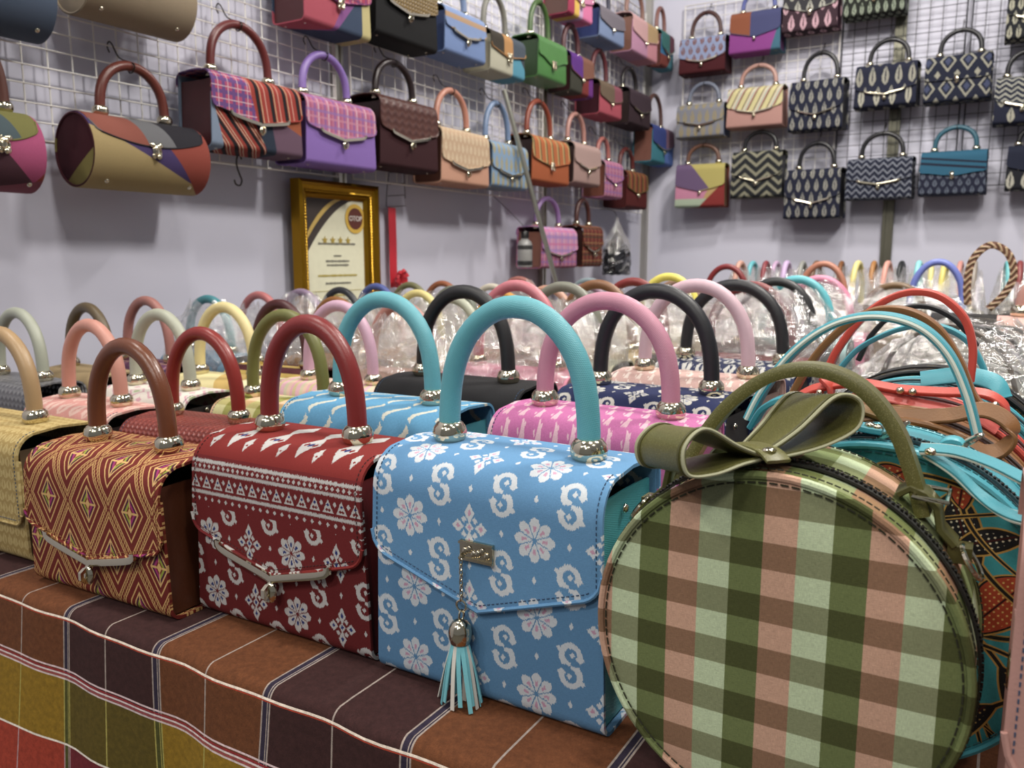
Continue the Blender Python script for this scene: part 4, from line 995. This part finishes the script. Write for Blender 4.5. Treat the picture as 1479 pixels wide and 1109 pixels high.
lbar('slate blue barrel handbag on the upper rail', 'slate barrel bag', -90, 66, -70, 46, -150, plain('4c5a70'), plain('4c5a70'), L('4c5a70'), L('3c3a44'))
lbar('beige linen barrel handbag on the upper rail', 'beige barrel bag', 118, 268, -66, 48, -150, plain('9c8a70'), plain('9c8a70'), L('9c8a70'), L('6a5a44'))
PB2 = patch('2c3a50', ((-1, 0.35, 0.022, 'a03a34'), (-1, 0.1, 0.075, '8aa0bc'), (1, -0.2, 0.045, '7c5a70'), (0.3, 1, 0.085, 'b0583a')))
def l2flap(g, u, v):
    for q in (u, v): yield ((q*(1/0.026)).fr() - 0.3).abs() < 0.16, '6a4684'
    for q in (u, v): yield ((q*(1/0.026)).fr() - 0.75).abs() < 0.035, 'd2b4bc'
    t = ((u + v*0.15)*(1/0.040)).fr(); rg = (u + v*0.3) > 0.012
    yield rg, 'a03428'
    yield rg*((t - 0.30).abs() < 0.13), '1c1a1e'
    yield rg*((t - 0.52).abs() < 0.025), 'cdb98c'
    yield rg*((t - 0.85).abs() < 0.03), 'd2a090'
def l2body(g, u, v):
    yield (u*1.0 + v*0.2) > 0.050, '6c5064'
    yield (u*0.4 + v*1.0) > 0.098, 'a0522f'
    t = ((u + v*0.9)*(1/0.036)).fr(); rg = (u*0.9 - v*0.5) < -0.062
    rg2 = (u*1.0 + v*0.55) < 0.022
    yield rg2, '9c3428'
    yield rg2*((t - 0.30).abs() < 0.16), '1c1a1e'
    yield rg2*((t - 0.56).abs() < 0.03), 'd0c0a0'
    yield rg2*((t - 0.80).abs() < 0.03), 'd0c0a0'
    yield (u + v*0.25) < -0.098, '7e90a8'
PB2 = layers('patchwork_cloth', '2a3648', l2body); STR = layers('patch_plaid_cloth', 'b0446c', l2flap)
lw('patchwork handbag with red and black striped flap and dark maroon sides', 'striped patchwork bag', (303, 434, 112, 218, 42), PB2, STR, L('4a141a'), L('6a201e', 0.35))
lw('lilac handbag with pink plaid flap and lilac handle', 'lilac plaid bag', (440, 541, 143, 240, 85), plain('8a68b8'), PPL, L('5a3a78'), L('8a6cba', 0.4), z0=0.55)
lw('dark maroon handbag with brown textured flap and near-black handle', 'dark maroon bag', (547, 631, 143, 243, 95), plain('38161c'), textured('4a2620', '5c342a', 0.03, 0.02), L('2a1012'), L('241416', 0.35), z0=0.55)
lw('peach handbag with beige chevron flap beside the light blue bag', 'peach bag', (636, 705, 187, 266, 135), plain('c9957a'), leafikat('bfa080', 'd2bd9c', 0.022, 0.03, 0.3), L('5c3428'), L('c0806a', 0.4), z0=0.42)
LBI = leafikat('7d9cbc', 'a89a60', 0.03, 0.05, 0.3)
lw('light blue ikat handbag with gold marks beside the leaning pole', 'light blue ikat bag', (709, 761, 206, 271, 153), LBI, LBI, L('4a6a94'), L('7088ac', 0.4), z0=0.42)
ORS = stripes(0.045, [(0.25, 'b06030'), (0.42, 'c9a868'), (0.6, '5c5a38'), (0.8, 'b8622e')], 1.0, 0.15)
lw('orange handbag with striped brown and cream flap', 'orange striped bag', (767, 821, 198, 264, 150), plain('a85426'), ORS, L('2c1612'), L('8a3a20', 0.38), 'ornate', z0=0.5)
lw('dusty taupe handbag with pale pink handle on the left wall', 'taupe bag', (828, 866, 207, 266, 168), plain('a98880'), plain('b0918a'), L('3a2220'), L('b07c72', 0.4), 'thinbar')
lw('pink and green plaid handbag with brown sides near the corner', 'pink plaid bag', (873, 898, 232, 285, 203), PPL, PPL, L('7a4434'), L('a86058', 0.4), 'twist', D=0.10)
lw('burgundy handbag with olive striped flap by the corner', 'burgundy bag', (904, 934, 247, 300, 218), plain('5c1a18'), stripes(0.05, [(0.3, '6a5a28'), (0.6, 'a05a30'), (0.8, '6a2a20')]), L('4a1414'), L('5c1c1a', 0.4), 'twist', D=0.105)
# upper row
PU2 = patch('b04a5c', ((1, -0.6, -0.02, '8a5090'), (1, -0.9, -0.005, '3a4a64'), (1, 0, 0.085, 'c0b47a')))
lw('handbag in rose, plaid and navy patches with maroon base', 'rose patch bag', (437, 533, -60, 42, -130), PU2, MPL, L('4a1016'), L('5a1a20'), 'ornate', hk=False)
lw('black handbag with gold brocade flap on the upper rail', 'black and gold bag', (541, 630, -32, 60, -100), plain('161618'), textured('8a6c22', '4c3a10', 0.012, 0.01), L('121214'), L('1a1a1c'), z0=0.6, hk=False)
lw('periwinkle blue handbag with tan striped flap', 'periwinkle bag', (641, 700, 15, 82, -30), plain('6f88b8'), stripes(0.06, [(0.55, '7d94c0'), (0.8, 'b09070'), (1, '7d94c0')], 0.0, 1.0), L('3c5080'), L('7088b0'), z0=0.55)
PU5 = patch('b0ad98', ((1, 0, 0.03, '4a90a8'), (1, 1, 0.14, '3a4048')))
lw('cream and teal patch handbag with charcoal and tan flap', 'cream patch bag', (707, 757, 48, 108, 0), PU5, patch('3a342c', ((1, 0, -0.03, 'b08048'), (1, 0, 0.025, '46505c'))), L('b8b092'), L('77766c'), 'ornate', z0=0.55)
lw('bright green leather handbag with wavy flap and ornate lock', 'green bag', (776, 817, 55, 116, 10), L('3f7a34', 0.45), L('467f38', 0.45), L('23401c'), L('3c5c20', 0.4), 'ornate', 'wave', z0=0.5, D=0.105)
lw('handbag with violet and brown flap above red and striped patches', 'violet patch bag', (823, 856, 78, 136, 42), patch('7c2c28', ((-1, 0.2, -0.0, '3a3a30'), (1, 0, 0.06, '6a2a80'))), patch('5a2a80', ((1, 0, 0.0, '7c5040'),)), L('3a1518'), L('4a1820'), 'twist', D=0.095)
lw('rose pink handbag with olive patch flap and maroon underside', 'rose olive bag', (865, 897, 118, 168, 78), plain('b04a5a'), patch('6c5a48', ((1, 0, 0.03, '8a4a58'),)), L('3c0e1c'), L('5a1c24'), 'twist', D=0.105)
lw('plum brown handbag with thin chrome clasp', 'plum brown bag', (908, 939, 130, 182, 103), plain('38262e'), plain('40303a'), L('2a1a18'), L('1d1618', 0.4), 'thinbar', D=0.105)
lw('blue and teal patch handbag with red-brown leather side in the corner', 'blue patch bag', (941, 972, 182, 236, 140), patch('3a8a9c', ((1, 0.2, 0.03, '5a7cc8'),)), patch('3a4a90', ((1, 0, 0.03, '7a5a70'),)), L('7a4a3c'), L('5a3a34'), 'thinbar', D=0.09, hk=False)
lw('handbag with yellow, pink and purple patches on the topmost rail', 'yellow pink bag', (820, 855, -30, 26, -70), patch('a03050', ((1, 0, -0.05, 'd8b040'), (1, 0, -0.01, 'c8a0c8'), (1, 0, 0.02, 'd870a0'))), plain('c87aa0'), L('5c3a30'), L('6a4038'), 'ornate', hk=False)
lw('denim blue handbag with grey plaid flap', 'denim bag', (865, 901, 12, 60, -30), plain('7a8eb4'), plain('77707a'), L('34427a'), L('3a3a50'), 'twist', hk=False)
lw('pink handbag with brown sides and cream patch', 'pink brown bag', (912, 949, 26, 82, -10), patch('c890b0', ((1, 0, 0.03, 'd8909c'),)), patch('d8a8a8', ((1, 0, 0.02, 'c0a070'),)), L('7a5040'), L('8c6458'), 'twist', hk=False)
lw('teal and red patch handbag beside the room corner', 'teal red bag', (954, 972, 46, 98, 14), patch('3a80b0', ((0, -1, -0.05, '8a4038'), (1, -1, 0.0, '4a8a9a'))), patch('3a7a78', ((1, 0, 0.02, '6a3a4a'),)), L('6a3a34'), L('8a5850'), 'thinbar', D=0.07, hk=False)
# lower pair beneath the rail
lw('pink and lilac plaid handbag hung below the grid behind the pole', 'pink lilac plaid bag', (781, 832, 328, 386, 288), PPL, plaid('cf8fb4', 0.05, ((0.1, 0.25, 'a986c8'), (0.5, 0.1, 'e0c0cc')), ((0.1, 0.25, '9a80c0'), (0.6, 0.2, 'cf6a9c'))), L('7c4a38'), L('8a6aa0', 0.4), 'thinbar', z0=0.45, hk=False, D=0.10)
RPL = plaid('7c2a26', 0.035, ((0.1, 0.2, '2f3a28'), (0.5, 0.08, 'b09a60'), (0.75, 0.1, '3c1c1c')), ((0.2, 0.2, '34402c'), (0.6, 0.08, 'b0985c')))
lw('red tartan handbag hung below the grid near the corner', 'red tartan bag', (841, 869, 326, 384, 290), RPL, RPL, L('3a1a16'), L('4a221c', 0.4), 'thinbar', hk=False, D=0.09)
# back wall
def nv(fg, a, b, c): return leafikat('1f2338', fg, a, b, c)
NV1 = nv('94938a', 0.038, 0.055, 0.28); NV2 = nv('9a988a', 0.05, 0.08, 0.3)
NV3 = diaikat('1d2236', '9a9888', '424a68', 0.07, 0.10); NV4 = zigikat('1f2438', '7d828e', 0.034, 0.026, 0.16, 1.4)
NV5 = zigikat('23262a', '8a8872', 0.10, 0.04, 0.2, 2.2); DK = L('17181e'); DKH = L('1b1b20', 0.35)
rw('maroon handbag with pale blue ikat flap on the back wall', 'maroon blue-flap bag', (981, 1048, 52, 104, 19), plain('4a141c'), leafikat('8a98bc', '7a4a3c', 0.035, 0.04, 0.3), L('35101a'), L('4a2420'), z0=0.45)
rw('bright purple handbag with orange and blue patch flap', 'bright purple bag', (1054, 1128, 14, 74, -14), patch('8a3a8a', ((1, -0.3, 0.07, '3a6a80'),)), patch('8a4c30', ((1, 0, -0.02, '444872'),)), L('5a2a60'), L('4c58a0'), 'twist', z0=0.5, hk=False)
rw('black and pink ikat handbag with plum base', 'pink ikat bag', (1131, 1211, -25, 42, -70), leafikat('3a2630', 'c9a0ac', 0.05, 0.07, 0.3), leafikat('35343a', 'a9a89c', 0.05, 0.06, 0.3), L('4a1c38'), DKH, 'scroll', hk=False)
rw('black and sage ikat handbag cut by the top of the wall grid', 'sage ikat bag', (1219, 1310, -48, 19, -90), leafikat('20241f', '8e9a86', 0.03, 0.05, 0.3), leafikat('20241f', '8e9a86', 0.03, 0.05, 0.3), DK, DKH, hk=False)
rw('black and cream ikat handbag high up beside the far end of the grid', 'cream ikat bag', (1454, 1535, -18, 52, -60), leafikat('22242a', 'b0ae98', 0.03, 0.05, 0.33), leafikat('22242a', 'b0ae98', 0.03, 0.05, 0.33), DK, DKH, hk=False)
GRI = leafikat('80828c', '9a8c62', 0.035, 0.06, 0.3)
rw('pale grey ikat handbag with faint gold stripes', 'pale grey bag', (977, 1046, 149, 197, 121), GRI, GRI, L('5a6a90'), L('6c7488'), z0=0.5)
rw('peach pink handbag with cream and black diagonally striped flap', 'peach striped bag', (1050, 1131, 124, 182, 95), plain('b98a80'), stripes(0.055, [(0.3, 'd0c68c'), (0.38, '2a2420'), (0.55, 'd8c8a8'), (0.7, 'b0c0b0'), (0.8, 'c88a78'), (0.88, '2a2420'), (1, 'd0c68c')], 1.0, -0.5), L('8c6058'), L('b5887c', 0.4), z0=0.5)
rw('tall navy ikat handbag with white arrow rows beside the peach bag', 'tall navy bag', (1140, 1220, 114, 186, 77), NV1, NV1, DK, DKH, 'thinbar', z0=0.45, rot=-4)
rw('navy handbag with large pale flame motifs on the flap', 'flame motif bag', (1235, 1326, 90, 152, 58), nv('b0ae9c', 0.06, 0.09, 0.22), NV2, DK, DKH, z0=0.42, rot=-3)
rw('navy and cream diamond ikat handbag with scroll lock', 'diamond ikat bag', (1336, 1433, 77, 144, 44), NV3, NV3, DK, DKH, 'scroll', 'flat', z0=0.45, rot=-3)
rw('navy handbag with house-shaped motifs at the end of the middle row', 'house motif bag', (1436, 1520, 108, 176, 75), nv('a9a796', 0.07, 0.06, 0.2), zigikat('23283c', 'a5a598', 0.04, 0.02, 0.2, 1.5), DK, DKH, hk=False, z0=0.5)
rw('handbag in yellow, mauve, pink and tan wedge patches', 'wedge patch bag', (975, 1045, 236, 298, 210), patch('c880a0', ((1, -0.5, -0.0, 'b99a60'), (0, -1, -0.035, 'a8b8a0'), (1, -1, 0.0, '8a2a28'))), patch('6a5478', ((1, 0.8, 0.11, 'b4a858'),)), L('8a6038'), L('6a4434'), 'twist', z0=0.5, rot=5)
rw('charcoal and cream bold zigzag handbag', 'zigzag bag', (1056, 1130, 217, 284, 191), NV5, NV5, DK, DKH, 'thinbar', z0=0.5)
rw('navy ikat handbag hung lowest on the back wall', 'lowest navy bag', (1133, 1216, 243, 314, 207), NV1, NV1, DK, DKH, 'thinbar', z0=0.45, rot=-4)
rw('navy and grey chevron handbag beside the dark upright', 'chevron bag', (1222, 1319, 227, 286, 193), NV4, NV4, DK, DKH, z0=0.5, rot=-2)
rw('handbag with teal flap and teal handle over dark ikat cloth', 'teal flap bag', (1328, 1426, 217, 280, 184), nv('5f6878', 0.03, 0.03, 0.3), stripes(0.16, [(0.66, '25607c'), (0.72, '1f2438'), (0.80, '25607c'), (0.85, '1f2438'), (1, '25607c')], 0.12, 1.0), DK, L('1f5c70', 0.4), 'scroll', 'wave', z0=0.5, vd=0.012, rot=-2)
rw('black and cream handbag with grey banded flap at the end of the bottom row', 'grey banded bag', (1453, 1535, 208, 272, 184), leafikat('1e2028', 'b5b3a4', 0.05, 0.07, 0.3), stripes(0.3, [(0.75, '1f2438'), (0.82, '70747c'), (1, '1f2438')], 0.0, 1.0), DK, DKH, 'none', hk=False)
# ------------------------------------------------------------------ certificate, ribbon, pole and other wall things
TONE[:] = (0.0, 1.0)
fx = WX + 0.030
c0, c1 = onx(431, 258, fx+0.03), onx(547, 268, fx+0.03); ct = (c0[2]+c1[2])/2; cyc = (c0[1]+c1[1])/2; fw = c1[1]-c0[1]; fh = fw*1.36
ce = empty('certificate', (fx, cyc, ct-fh)); tag(ce, 'award certificate in an ornate gold frame on the left wall', 'certificate')
GO = chrome('9a7420', 0.35); GO2 = chrome('b08a32', 0.3)
def rect(y0, y1, z0, z1): return [(y0, z0), (y1, z0), (y1, z1), (y0, z1)]
for (a, b) in ((( -fw/2, fh), (fw/2, fh)), ((-fw/2, 0), (fw/2, 0)), ((-fw/2, 0), (-fw/2, fh)), ((fw/2, 0), (fw/2, fh))):
    horiz = a[1] == b[1]; sg = -1 if (a[1] > 0 and horiz) or (not horiz and a[0] > 0) else 1
    m = MB(); ws = 0.044
    pr = [(0, 0), (0, 0.030), (0.008, 0.034), (0.014, 0.026), (0.024, 0.024), (0.030, 0.016), (0.036, 0.018), (ws, 0.010), (ws, 0)]
    V = []; F = []
    for end in (0, 1):
        for (d_, h_) in pr:
            if horiz: V.append((h_, (-fw/2+d_) if end == 0 else (fw/2-d_), a[1]+sg*d_))
            else: V.append((h_, a[0]+sg*d_, d_ if end == 0 else fh-d_))
    k = len(pr); F = [(i, (i+1) % k, k+(i+1) % k, k+i) for i in range(k)]
    fr_ = m.add(V, F).build('frame_side', GO, ce, ang=20)
    bm = MB(); nb = 46
    for i in range(nb):
        s_ = (i+0.5)/nb
        if horiz: bm.ball((0.021, -fw/2+0.03+(fw-0.06)*s_, a[1]+sg*0.027), (0.004, 0.0034, 0.0034), 6, 4)
        else: bm.ball((0.021, a[0]+sg*0.027, 0.03+(fh-0.06)*s_), (0.004, 0.0034, 0.0036), 6, 4)
    tag(bm.build('carved_beading', GO2, fr_), kind='stuff')
iw, ih0, ih1 = fw/2-0.040, 0.040, fh-0.040
MB().box((0.004, 0, (ih0+ih1)/2), (0.006, 2*iw, ih1-ih0)).build('paper', flat('cfcdb4', 0.7), ce)
def sheet(poly, mat, nm, x=0.0075):
    V = [(x, p[0], p[1]) for p in poly]+[(x+0.0006, p[0], p[1]) for p in poly]; k = len(poly)
    F = [tuple(range(k-1, -1, -1)), tuple(range(k, 2*k))]+[(i, (i+1) % k, k+(i+1) % k, k+i) for i in range(k)]
    return MB().add(V, F).build(nm, mat, ce, smooth=False)
def arcpoly(d0, d1):
    top = [(-iw + 2*iw*t*d0[0], ih1 - (d0[1])*(1-t)**1.9) for t in np.linspace(0, 1, 16)]
    low = [(-iw + 2*iw*t*d1[0], ih1 - (d1[1])*(1-t)**1.9) for t in np.linspace(0, 1, 16)]
    return low + top[::-1]
sheet([(-iw, ih1)]+[(-iw + 2*iw*t*0.92, ih1 - 0.150*(1-t)**1.9) for t in np.linspace(0, 1, 18)], flat('3a322e', 0.6), 'corner_band')
sheet(arcpoly((0.60, 0.100), (0.72, 0.116)), flat('bfa35c', 0.5), 'gold_curve', 0.0083)
bc_ = (iw*0.66, ih1-0.052)
def disc2(r, mat, nm, x, n=28): return sheet([(bc_[0]+r*math.cos(2*PI*i/n), bc_[1]+r*math.sin(2*PI*i/n)) for i in range(n)], mat, nm, x)
disc2(0.040, flat('c9a548', 0.5), 'badge_rim', 0.0086); disc2(0.029, flat('5a2c24', 0.6), 'badge', 0.0094)
def text_mesh(txt, size, mat, loc, nm, parent):
    cu = bpy.data.curves.new('lettering', 'FONT'); cu.body = txt; cu.size = size; cu.align_x = 'CENTER'; cu.align_y = 'CENTER'; cu.extrude = 0.0003
    to = bpy.data.objects.new('lettering', cu); COL.objects.link(to); bpy.context.view_layer.update()
    me = bpy.data.meshes.new_from_object(to.evaluated_get(bpy.context.evaluated_depsgraph_get())); bpy.data.objects.remove(to)
    me.materials.clear(); me.materials.append(mat); o = bpy.data.objects.new(nm, me); COL.objects.link(o); o.parent = parent
    o.location = loc; o.rotation_euler = (PI/2, 0, PI/2); return o
text_mesh('OTOP', 0.019, flat('e8e4dc', 0.6), (0.0105, bc_[0], bc_[1]), 'badge_lettering', ce)
sm_ = flat('a08a3c', 0.5)
for k in range(4):
    cy_, cz_ = -0.045+k*0.030, ih1-0.112
    sheet([(cy_+(0.011 if i % 2 == 0 else 0.0048)*math.sin(PI*i/5), cz_+(0.011 if i % 2 == 0 else 0.0048)*math.cos(PI*i/5)) for i in range(10)], sm_, 'star', 0.0080)
tm = flat('77756a', 0.7); tg = flat('a89850', 0.6)
for cz_, wd_, mt_ in ((0.147, 0.140, tm), (0.186, 0.026, tm), (0.203, 0.088, tm), (0.216, 0.080, tm), (0.250, 0.150, tg), (0.275, 0.094, tm), (0.300, 0.190, tg), (0.315, 0.080, tg), (0.332, 0.110, tm)):
    m = MB(); x = -wd_/2
    while x < wd_/2:
        l_ = random.uniform(0.003, 0.007); h_ = random.uniform(0.0035, 0.006) if wd_ < 0.18 else 0.0012
        m.box((0.0078, x+l_/2, ih1-cz_*ih1/0.46+0.0), (0.0008, l_*0.82, h_)); x += l_
    tag(m.build('printed_line', mt_, ce, smooth=False), kind='stuff')
# red ribbon and the wire rack it hangs from
RB = flat('b02430', 0.4); rbn = empty('award_ribbon', tuple(onx(566, 300, WX+0.02))); tag(rbn, 'red satin ribbon with a rosette bow hanging on the left wall', 'ribbon')
MB().sweep([(0, 0, 0.0), (0.001, 0.0005, -0.1), (0.0, 0.001, -0.17), (0.001, 0.002, -0.235)], [(-0.017, -0.0006), (0.0, 0.0016), (0.017, -0.0006), (0.017, 0.0004), (0, 0.0026), (-0.017, 0.0004)], (0, 1, 0)).build('ribbon_tail', RB, rbn)
for k in range(22):
    a = random.uniform(0, 2*PI); e = random.uniform(-0.3, 0.9); l_ = random.uniform(0.022, 0.036)
    d = np.array((math.cos(e)*0.6+0.3, math.cos(e)*math.cos(a), math.cos(e)*math.sin(a)*1.2+0.1)); d /= np.linalg.norm(d); s_ = np.cross(d, (0.3, 0.2, 1)); s_ /= np.linalg.norm(s_)+1e-9
    c = np.array((0.012, 0.0, -0.215)); MB().sweep(spline([c, c+d*l_+s_*0.005, c+d*l_*1.12-s_*0.006, c+d*0.006], 4), [(-0.006, -0.0004), (0.006, -0.0004), (0.006, 0.0004), (-0.006, 0.0004)], tuple(np.cross(d, s_))).build('bow_loop', RB, rbn)
rk = empty('wire_rack', tuple(onx(572, 300, WX+0.02))); tag(rk, 'small dark wire rack hanging from the grid above the red ribbon', 'rack')
m = MB(); S = 0.155
m.tube(spline([(0, -0.045, 0.0), (0, -0.040, 0.05), (0, -0.022, 0.13), (0, -0.012, S)], 5), 0.0013, 6, (1, 0, 0)); m.tube(spline([(0, 0.045, 0.03), (0, 0.042, 0.08), (0, 0.035, S)], 5), 0.0013, 6, (1, 0, 0))
m.build('side_wire', HK, rk)
for zz in (0.0, 0.032, 0.066, 0.10, 0.135): MB().tube([(0.001, -0.043+zz*0.18, zz), (0.001, 0.044-zz*0.05, zz+0.008)], 0.0012, 6, (1, 0, 0)).build('rung', HK, rk)
# empty S hook under the rail
p = onx(343, 232, GX+0.006); tag(MB().tube([p+np.array(q) for q in spline([(0, 0.012, 0.004), (0, 0.008, 0.012), (0, 0.0, 0.010), (0, -0.003, -0.01), (0, 0.004, -0.030), (0, 0.010, -0.044), (0, 0.004, -0.056), (0, -0.008, -0.054), (0, -0.012, -0.044)], 4)], 0.0019, 6, (1, 0, 0)).build('wire_hook', HK), 'empty dark S-hook hanging under the left grid rail', 'hook', 'wire hooks on the grids')
# leaning aluminium pole
pa, pb_ = onx(728, 130, -1.468), onx(812, 440, -1.32); dr_ = pb_-pa; tgt = pa+dr_*((TT+0.003-pa[2])/dr_[2])
pl = empty('leaning_pole', tuple(tgt)); tag(pl, 'thin aluminium pole leaning in front of the light blue ikat bag', 'pole')
q0 = pa-tgt; MB().tube([(0, 0, 0), q0*0.5, q0], 0.0085, 12, (1, 0, 0)).build('tube', chrome('b5b5a8', 0.3), pl)
MB().lathe([(0, -0.001), (0.0105, -0.001), (0.011, 0.012), (0.009, 0.02)], (0, 0, 0.0), 12, tuple(q0/np.linalg.norm(q0))).build('end_cap', flat('2a2a2a'), pl)
# small bottle with black cap and a black bag in film hanging at the corner
p = onx(758, 386, FX+0.02); bt = empty('spray_bottle', tuple(p)); tag(bt, 'small clear bottle with black cap and dark label hung by the plaid bag', 'bottle')
hB = onx(758, 334, FX+0.02)[2]-p[2]
MB().lathe([(0, 0), (0.024, 0), (0.026, 0.004), (0.026, hB*0.62), (0.022, hB*0.72), (0.012, hB*0.78), (0.012, hB*0.82)], (0, 0, 0), 20).build('body', flat('8a8a88', 0.3), bt)
MB().lathe([(0.0265, hB*0.06), (0.0268, hB*0.07), (0.0268, hB*0.17), (0.0265, hB*0.18)], (0, 0, 0), 20).build('base_band', flat('222222', 0.4), bt)
MB().lathe([(0.0265, hB*0.50), (0.0268, hB*0.51), (0.0268, hB*0.60), (0.0265, hB*0.61)], (0, 0, 0), 20).build('label_band', flat('2c2c2c', 0.4), bt)
MB().lathe([(0, hB), (0.012, hB), (0.014, hB*0.97), (0.014, hB*0.81), (0, hB*0.81)], (0, 0, 0), 16).build('cap', flat('161616', 0.35), bt)
MB().tube(spline([(0, 0, hB*0.99), (-0.02, 0.004, hB+0.03), (GX+0.006-p[0], 0.01, TZ+0.562-p[2])], 6), 0.001, 5, (0, 1, 0)).build('hanging_cord', HK, bt)
p0, p1 = onx(890, 395, FX-0.03), onx(890, 314, FX-0.03); fb = empty('wrapped_bag', tuple(p0)); tag(fb, 'black item in shiny clear film hanging below the burgundy bag', 'bag')
hF = p1[2]-p0[2]; R3 = np.random.RandomState(5); m = MB(); n, k = 26, 18; V = []; F = []
for j in range(k+1):
    t_ = j/k; rad = 0.095*(1-0.15*abs(t_-0.35)) if t_ < 0.55 else 0.092*max(0.10, 1-((t_-0.55)/0.45)**0.8)
    for i in range(n):
        a = 2*PI*i/n; V.append((rad*0.55*math.cos(a)*(1+R3.uniform(-.1, .1)), rad*math.sin(a)*(1+R3.uniform(-.07, .07)), hF*t_+R3.uniform(-.004, .004)))
F = [(j*n+i, j*n+(i+1) % n, (j+1)*n+(i+1) % n, (j+1)*n+i) for j in range(k) for i in range(n)]+[tuple(range(n))[::-1]]
m.add(V, F); m.build('plastic_wrap', film(), fb, smooth=False)
m2 = MB(); V2 = [(v_[0]*1.03, v_[1]*1.03, -0.004+v_[2]*0.80) for v_ in V]; m2.add(V2, F+[tuple(range(k*n, k*n+n))]); m2.build('contents', flat('1b1c1f', 0.16), fb, smooth=False)
MB().tube(spline([(0, 0, hF*0.98), (-0.02, 0, hF+0.03), (GX+0.006-p0[0], 0, TZ+0.562-p0[2])], 6), 0.0012, 5, (0, 1, 0)).build('hanging_cord', HK, fb)
